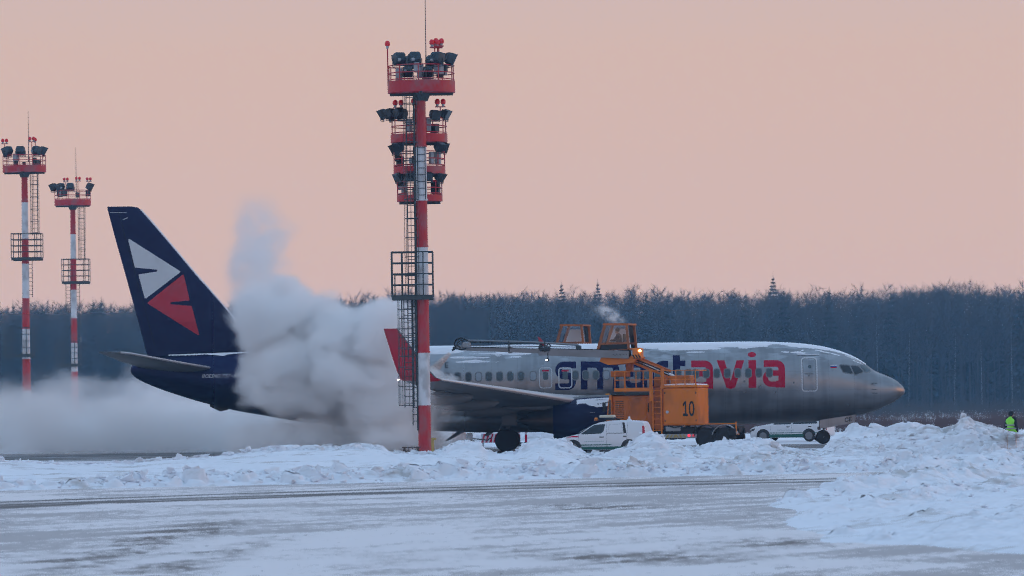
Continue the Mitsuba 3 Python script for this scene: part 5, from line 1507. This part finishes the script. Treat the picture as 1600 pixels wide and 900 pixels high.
def wagon():
    p = at(1237, 690, 250)
    k = thing('estate_car', 'white estate car with dark green lower doors parked beyond the nose wheels', 'car', to_world=T().translate([float(p[0]), 250.0, .02]).rotate([0, 0, 1], -22.0))
    c = Car([(-2.25, .34, .56, .62, .55, .45), (-2.18, .25, .66, .72, .78, .66), (-1.9, .22, .78, .86, .86, .74), (-1.1, .22, .90, .98, .88, .76), (-.95, .22, .91, 1.02, .88, .76), (-.2, .22, .93, 1.42, .88, .66), (.1, .22, .94, 1.48, .88, .64), (1.4, .22, .96, 1.46, .88, .62), (1.95, .24, .96, 1.36, .86, .62), (2.2, .30, .92, 1.02, .82, .68), (2.28, .36, .70, .80, .76, .66)])
    part(k, 'body', c.mesh(), M_CARW, 35)
    part(k, 'side_window', c.decal([(-.85, .95), (.25, .97), (.25, 1.38), (-.25, 1.36)], .008), M_GLASSD, True)
    part(k, 'side_window', c.decal([(.35, .97), (1.8, .99), (1.55, 1.36), (.35, 1.38)], .008), M_GLASSD, True)
    part(k, 'headlight', c.decal([(-2.16, .58), (-1.92, .62), (-1.86, .76), (-2.08, .72)], .012, .08, .01), M_GLASSD, True)
    part(k, 'green_stripe', c.decal([(-1.0, .47), (2.0, .49), (2.0, .52), (-1.0, .51)], .007, .1, .001), M_GREEN, True)
    part(k, 'green_sill', c.decal([(-1.02, .23), (1.0, .23), (1.0, .42), (-1.05, .42)], .007, .1, .001), M_GREEN, True)
    for x in (-.02, 1.25): part(k, 'door_handle', c.decal([(x, .80), (x + .2, .80), (x + .2, .85), (x, .85)], .02, .1, .02), M_DARK, True)
    part(k, 'door_gap', c.decal(unary_union([sbox(.30, .30, .312, .95), sbox(-.95, .35, -.938, .9)]), .006, .12), M_STEEL, True)
    part(k, 'lettering_strip', c.decal(unary_union([rrect(-.55 + i * .10, .62, -.48 + i * .10, .665, .01) for i in range(10)]), .007, .1), 'faded_print', True)
    part(k, 'grille', c.decal([(-2.235, .40), (-2.16, .40), (-2.12, .66), (-2.2, .62)], .01, .05, .004), M_DARK, True)
    c.wheels(k, (-1.38, 1.30), .325, 6)


van(); wagon()

# ---------------------------------------------------------------- small ground equipment
M_RUST = pr('rusty_steel', grime((.075, .045, .035), .4, 4), .8)
p0, p1 = at(627, 707, 198.2), at(655, 707, 198.2)
tr = thing('steel_trestle', 'low rusty steel trestle frame standing left of the tall mast foot', 'trestle')
xa, xb, yb = p0[0], p1[0], 198.2
part(tr, 'leg', J([tube([[xa, yb, -.1], [xa + .14, yb, .47]], .03, 5), tube([[xa + .32, yb, -.1], [xa + .14, yb, .47]], .03, 5)]), M_RUST, False)
part(tr, 'leg', J([tube([[xb - .05, yb, -.1], [xb - .02, yb, .47]], .03, 5), tube([[xb - .22, yb, -.1], [xb - .04, yb, .47]], .03, 5)]), M_RUST, False)
part(tr, 'top_beam', J([bx([(xa + xb) / 2 + .06, yb, .47], [xb - xa + .02, .06, .05]), bx([(xa + xb) / 2 + .06, yb, .30], [xb - xa - .05, .06, .05])] + [tube([[xa + .14 + i * .16, yb, .32], [xa + .20 + i * .16, yb, .46]], .015, 4) for i in range(4)]), M_RUST, False)
h = at(675.5, 700, 201.5)
hy = thing('yellow_post', 'yellow marker post standing behind the foot of the tall mast', 'marker post')
part(hy, 'post', bx([h[0], 201.5, .38], [.17, .17, .95], .02), M_YEL, False); part(hy, 'cap', bx([h[0] + .03, 201.5, .80], [.30, .24, .10], .02), M_YEL, False)
for px0, px1, py0, py1, lab, vert in ((752, 783, 677, 692, 'red and white diagonally striped barrier board seen behind the main wheels', 0), (809, 824, 671, 691, 'upright red and white striped frame on the snow right of the main wheels', 1)):
    Y = 243.0; a, b = at(px0, py1, Y), at(px1, py0, Y)
    k = thing('striped_barrier', lab, 'barrier')
    if not vert:
        part(k, 'board', bx([(a[0] + b[0]) / 2, Y, (a[2] + b[2]) / 2], [b[0] - a[0], .05, b[2] - a[2]], .01), M_OUT, False)
        n = 5; w = (b[0] - a[0]) / n
        for i in range(n):
            x = a[0] + i * w
            part(k, 'red_stripe', flat_xz([(x, a[2] + .01), (x + w * .5, a[2] + .01), (min(x + w * 1.1, b[0]), b[2] - .01), (min(x + w * .6, b[0] - .04), b[2] - .01)], Y - .04, .012), M_REDP, False)
        part(k, 'leg', J([bx([x, Y + .05, a[2] / 2 - .02], [.06, .06, max(a[2], .1) + .1]) for x in (a[0] + .1, b[0] - .1)]), M_STEEL, False)
    else:
        for x in (a[0] + .08, b[0] - .08):
            part(k, 'post', bx([x, Y, (a[2] + b[2]) / 2], [.12, .08, b[2] - a[2]], .01), M_REDP, False)
            part(k, 'white_band', bx([x, Y - .003, b[2] - .22], [.124, .08, .12], .01), M_OUT, False)
        part(k, 'crossbar', bx([(a[0] + b[0]) / 2, Y, b[2] - .08], [b[0] - a[0], .06, .10], .01), M_REDP, False)
        part(k, 'foot', bx([(a[0] + b[0]) / 2, Y + .1, a[2] / 2 - .05], [b[0] - a[0], .2, max(a[2], .05) + .1], .01), M_STEEL, False)
gp = at(724, 684, 241)
k = thing('ground_unit', 'low orange and dark ground support trailer partly behind snow under the belly', 'trailer')
part(k, 'housing', bx([gp[0] - .25, 241, .62], [.75, .8, .42], .05), pr('faded_orange', grime((.42, .13, .06), .4, 3), .6), False)
part(k, 'housing_end', bx([gp[0] + .32, 241, .60], [.38, .8, .40], .05), M_LAMPB, False)
part(k, 'drawbar', tube([[gp[0] + .5, 241, .5], [gp[0] + 1.3, 240.8, .40], [gp[0] + 1.5, 240.8, .55]], .04, 6), M_STEEL)
part(k, 'frame', bx([gp[0], 241, .36], [1.2, .7, .10]), M_DARK, False)
for x in (-.35, .35): part(k, 'wheel', revolve([(-.07, .10), (-.07, .2), (.07, .2), (.07, .10)], 'y', 18, (gp[0] + x, 240.6, .20)), M_TYRE)

# ---------------------------------------------------------------- air: haze, steam, spray
SIG = 1.0e-4
scene['haze_air'] = {'type': 'homogeneous', 'albedo': {'type': 'rgb', 'value': [.95, .95, .95]}, 'sigma_t': {'type': 'rgb', 'value': [.72e-4, 1.45e-4, 2.2e-4]}}
AIR = {'type': 'ref', 'id': 'haze_air'}
scene['haze'] = {'type': 'cube', 'to_world': T().translate([0, 600, 18]).scale([1110, 1120, 19.2]), 'bsdf': {'type': 'null'}, 'interior': AIR}
labels['haze'] = {'label': 'thin bluish winter haze filling the air over the airfield', 'category': 'haze', 'kind': 'stuff'}


def fb3(P, s, seed, oct=4): return meshkit.fbm(P * np.array(s), oct, seed)


def volume(name, lo, hi, res, fn, label, albedo=.9995, g=-.25):
    n = [max(4, int(round((hi[i] - lo[i]) / res[i]))) for i in range(3)]
    ax = [lo[i] + (np.arange(n[i]) + .5) * (hi[i] - lo[i]) / n[i] for i in range(3)]
    Zg, Yg, Xg = np.meshgrid(ax[2], ax[1], ax[0], indexing='ij')
    D = np.clip(fn(Xg, Yg, Zg), 0, None) + SIG
    med = {'type': 'heterogeneous', 'albedo': {'type': 'constvolume', 'value': {'type': 'rgb', 'value': [albedo] * 3}} if False else albedo,
           'sigma_t': {'type': 'gridvolume', 'grid': mi.VolumeGrid(D[..., None].astype(np.float32)), 'to_world': T().translate(list(map(float, lo))).scale([float(hi[i] - lo[i]) for i in range(3)]), 'wrap_mode': 'clamp'},
           'phase': {'type': 'hg', 'g': g}}
    scene[name + '_air'] = med
    scene[name] = {'type': 'cube', 'to_world': T().translate([(lo[i] + hi[i]) / 2 for i in range(3)]).scale([(hi[i] - lo[i]) / 2 for i in range(3)]), 'bsdf': {'type': 'null'},
                   'interior': {'type': 'ref', 'id': name + '_air'}, 'exterior': AIR}
    if label: labels[name] = {'label': label, 'category': 'steam', 'kind': 'stuff'}


def blobs(X, Y, Z, bl, depth):
    """soft union of ellipsoids read from the photograph: (px, py, radius across, radius up, depth, radius in depth, density)"""
    d = np.zeros_like(X); X = X.astype(np.float32)
    P = np.stack([X, Y, Z], -1)
    wx = (fb3(P, (.45, .45, .45), 61) - .5) * 2.6; wz = (fb3(P, (.45, .45, .45), 62) - .5) * 2.6
    for px, py, rx, rz, y, ry, k in bl:
        c = at(px, py, y); s = y / F
        m = min(1., rx / 45, rz / 40)                                      # small puffs are less torn
        q = ((X + wx * m - c[0]) / (rx * s)) ** 2 + ((Y - y) / ry) ** 2 + ((Z + wz * m - c[2]) / (rz * s)) ** 2
        d = np.maximum(d, k * np.clip(1.25 - q, 0, 1) ** .8)
    n = fb3(P, (.75, .6, .75), 63, 5); n2 = fb3(P + np.stack([wx, wx * 0, wz], -1) * .25, (2.2, 1.2, 2.2), 64, 4)
    er = np.maximum(ss(.36, .62, n * .50 + n2 * .50 + .09 * np.minimum(d, 1.2)) ** 1.2, .40 * ss(.45, 1.1, d))
    return d * er * 2.1


PL = [(396, 340, 40, 46, 214, 2.2, .22), (406, 405, 52, 64, 214, 2.8, .40), (436, 495, 70, 64, 213, 3.6, 1.3), (468, 575, 84, 56, 212, 3.6, 1.6), (530, 535, 66, 60, 211, 3.2, 1.7), (592, 515, 54, 48, 210, 3.0, 1.6), (570, 590, 90, 52, 210, 3.2, 1.6),
      (632, 545, 24, 50, 209, 2.2, .8), (600, 650, 80, 56, 210, 3.6, .8), (670, 640, 34, 44, 211, 2.6, .22), (470, 690, 190, 30, 212, 5, .45), (620, 690, 70, 30, 209, 4.5, .8), (418, 560, 38, 70, 216, 2.6, 1.2), (500, 620, 110, 34, 212, 3.4, 1.0),
      (674, 588, 20, 9, 212, 1.0, 1.4), (700, 593, 26, 6, 212.4, 1.0, .8)]
def cloud(X, Y, Z):
    return blobs(X, Y, Z, PL, 0) * ss(-13.9, -13.0, X) * (1 - ss(-3.0, -2.4, X)) * (1 - ss(11.0, 13.0, Z)) * ss(202.6, 204, Y) * (1 - ss(221, 222.3, Y))


for i, (ya, yb) in enumerate(((202.5, 208.6), (208.64, 215.6), (215.64, 222.4))):                  # one cloud, in slices
    volume('steam_cloud' + ('' if i == 0 else f'__{i:03d}'), (-13.95, ya, .05), (-2.3, yb, 13.2), (.15, .35, .15), cloud, None if i else 'dense white steam billowing over the wing and rising in front of the tail')


def bank(X, Y, Z):
    P = np.stack([X, Y, Z], -1)
    w = fb3(P, (.17, .10, .20), 65, 4); n = fb3(P, (.50, .30, .55), 66, 5)
    top = np.interp(X, [-36, -29, -26, -22, -17, -12, -6, -2], [.6, 1.6, 2.8, 3.0, 2.9, 2.6, 2.2, 1.0]) + (w - .5) * 7.0
    return .34 * ss(0, 2.4, top - Z + (n - .5) * 5.0) * (.35 + 1.1 * ss(.35, .65, n)) * ss(-35.8, -33, X) * (1 - ss(-4.5, -1.4, X)) * ss(226.6, 230, Y) * (1 - ss(256, 262, Y))


for i, (ya, yb) in enumerate(((226.5, 244), (244.05, 262))):
    volume('steam_bank' + ('' if i == 0 else f'__{i:03d}'), (-36, ya, .05), (-1.2, yb, 7.6), (.26, .55, .22), bank, None if i else 'low bank of drifting steam behind the tail covering the feet of the far masts')


def wisp(X, Y, Z):
    c = at(958, 494, 212.5); P = np.stack([X, Y, Z], -1)
    n = fb3(P, (4, 3, 4), 67, 4)
    u = X - c[0]; v = Z - c[2]
    return 7.0 * np.exp(-((v + u * .62 - .0) / .20) ** 2 - ((u + .05) / .40) ** 2 - ((Y - 212.5) / .35) ** 2) * ss(.38, .62, n) + .9 * np.exp(-((u + .45) / .5) ** 2 - ((v - .25) / .4) ** 2 - ((Y - 212.5) / .5) ** 2) * ss(.42, .7, n)


c = at(958, 494, 212.5)
volume('exhaust_puff', (c[0] - 1.4, 211.3, c[2] - .33), (c[0] + 1.0, 213.7, c[2] + .9), (.06, .12, .06), wisp, 'small puff of white vapour above the roof of the operator cabin')

# the jet of fluid, a cone of fine drops wholly inside the steam
n0 = np.array(T(PLANE).matrix) if False else None
a = math.radians(TANG); q = np.array([-10.86, .36, 4.86])
N0 = np.array([TP[0] + q[0] * math.cos(a) - q[1] * math.sin(a), TP[1] + q[0] * math.sin(a) + q[1] * math.cos(a), q[2] + .06])
N1 = np.array([at(668, 588, N0[1] - .4)[0], N0[1] - .4, at(668, 588, N0[1] - .4)[2]])
scene['spray_drops'] = {'type': 'homogeneous', 'albedo': {'type': 'rgb', 'value': [.99, .95, .93]}, 'sigma_t': 24.0, 'phase': {'type': 'hg', 'g': .3}}
jet = cyl(N0 + (N1 - N0) * .10, N1, .08, .27, n=20)
k = single('fluid_spray', jet, {'type': 'null'}, 'jet of pale deicing fluid shooting from the boom nozzle down onto the wing', 'spray', kind='stuff', smooth=False)
scene[k].update(interior={'type': 'ref', 'id': 'spray_drops'}, exterior={'type': 'ref', 'id': 'steam_cloud__001_air'})
print('spray', N0, N1, 'keys', len(scene))
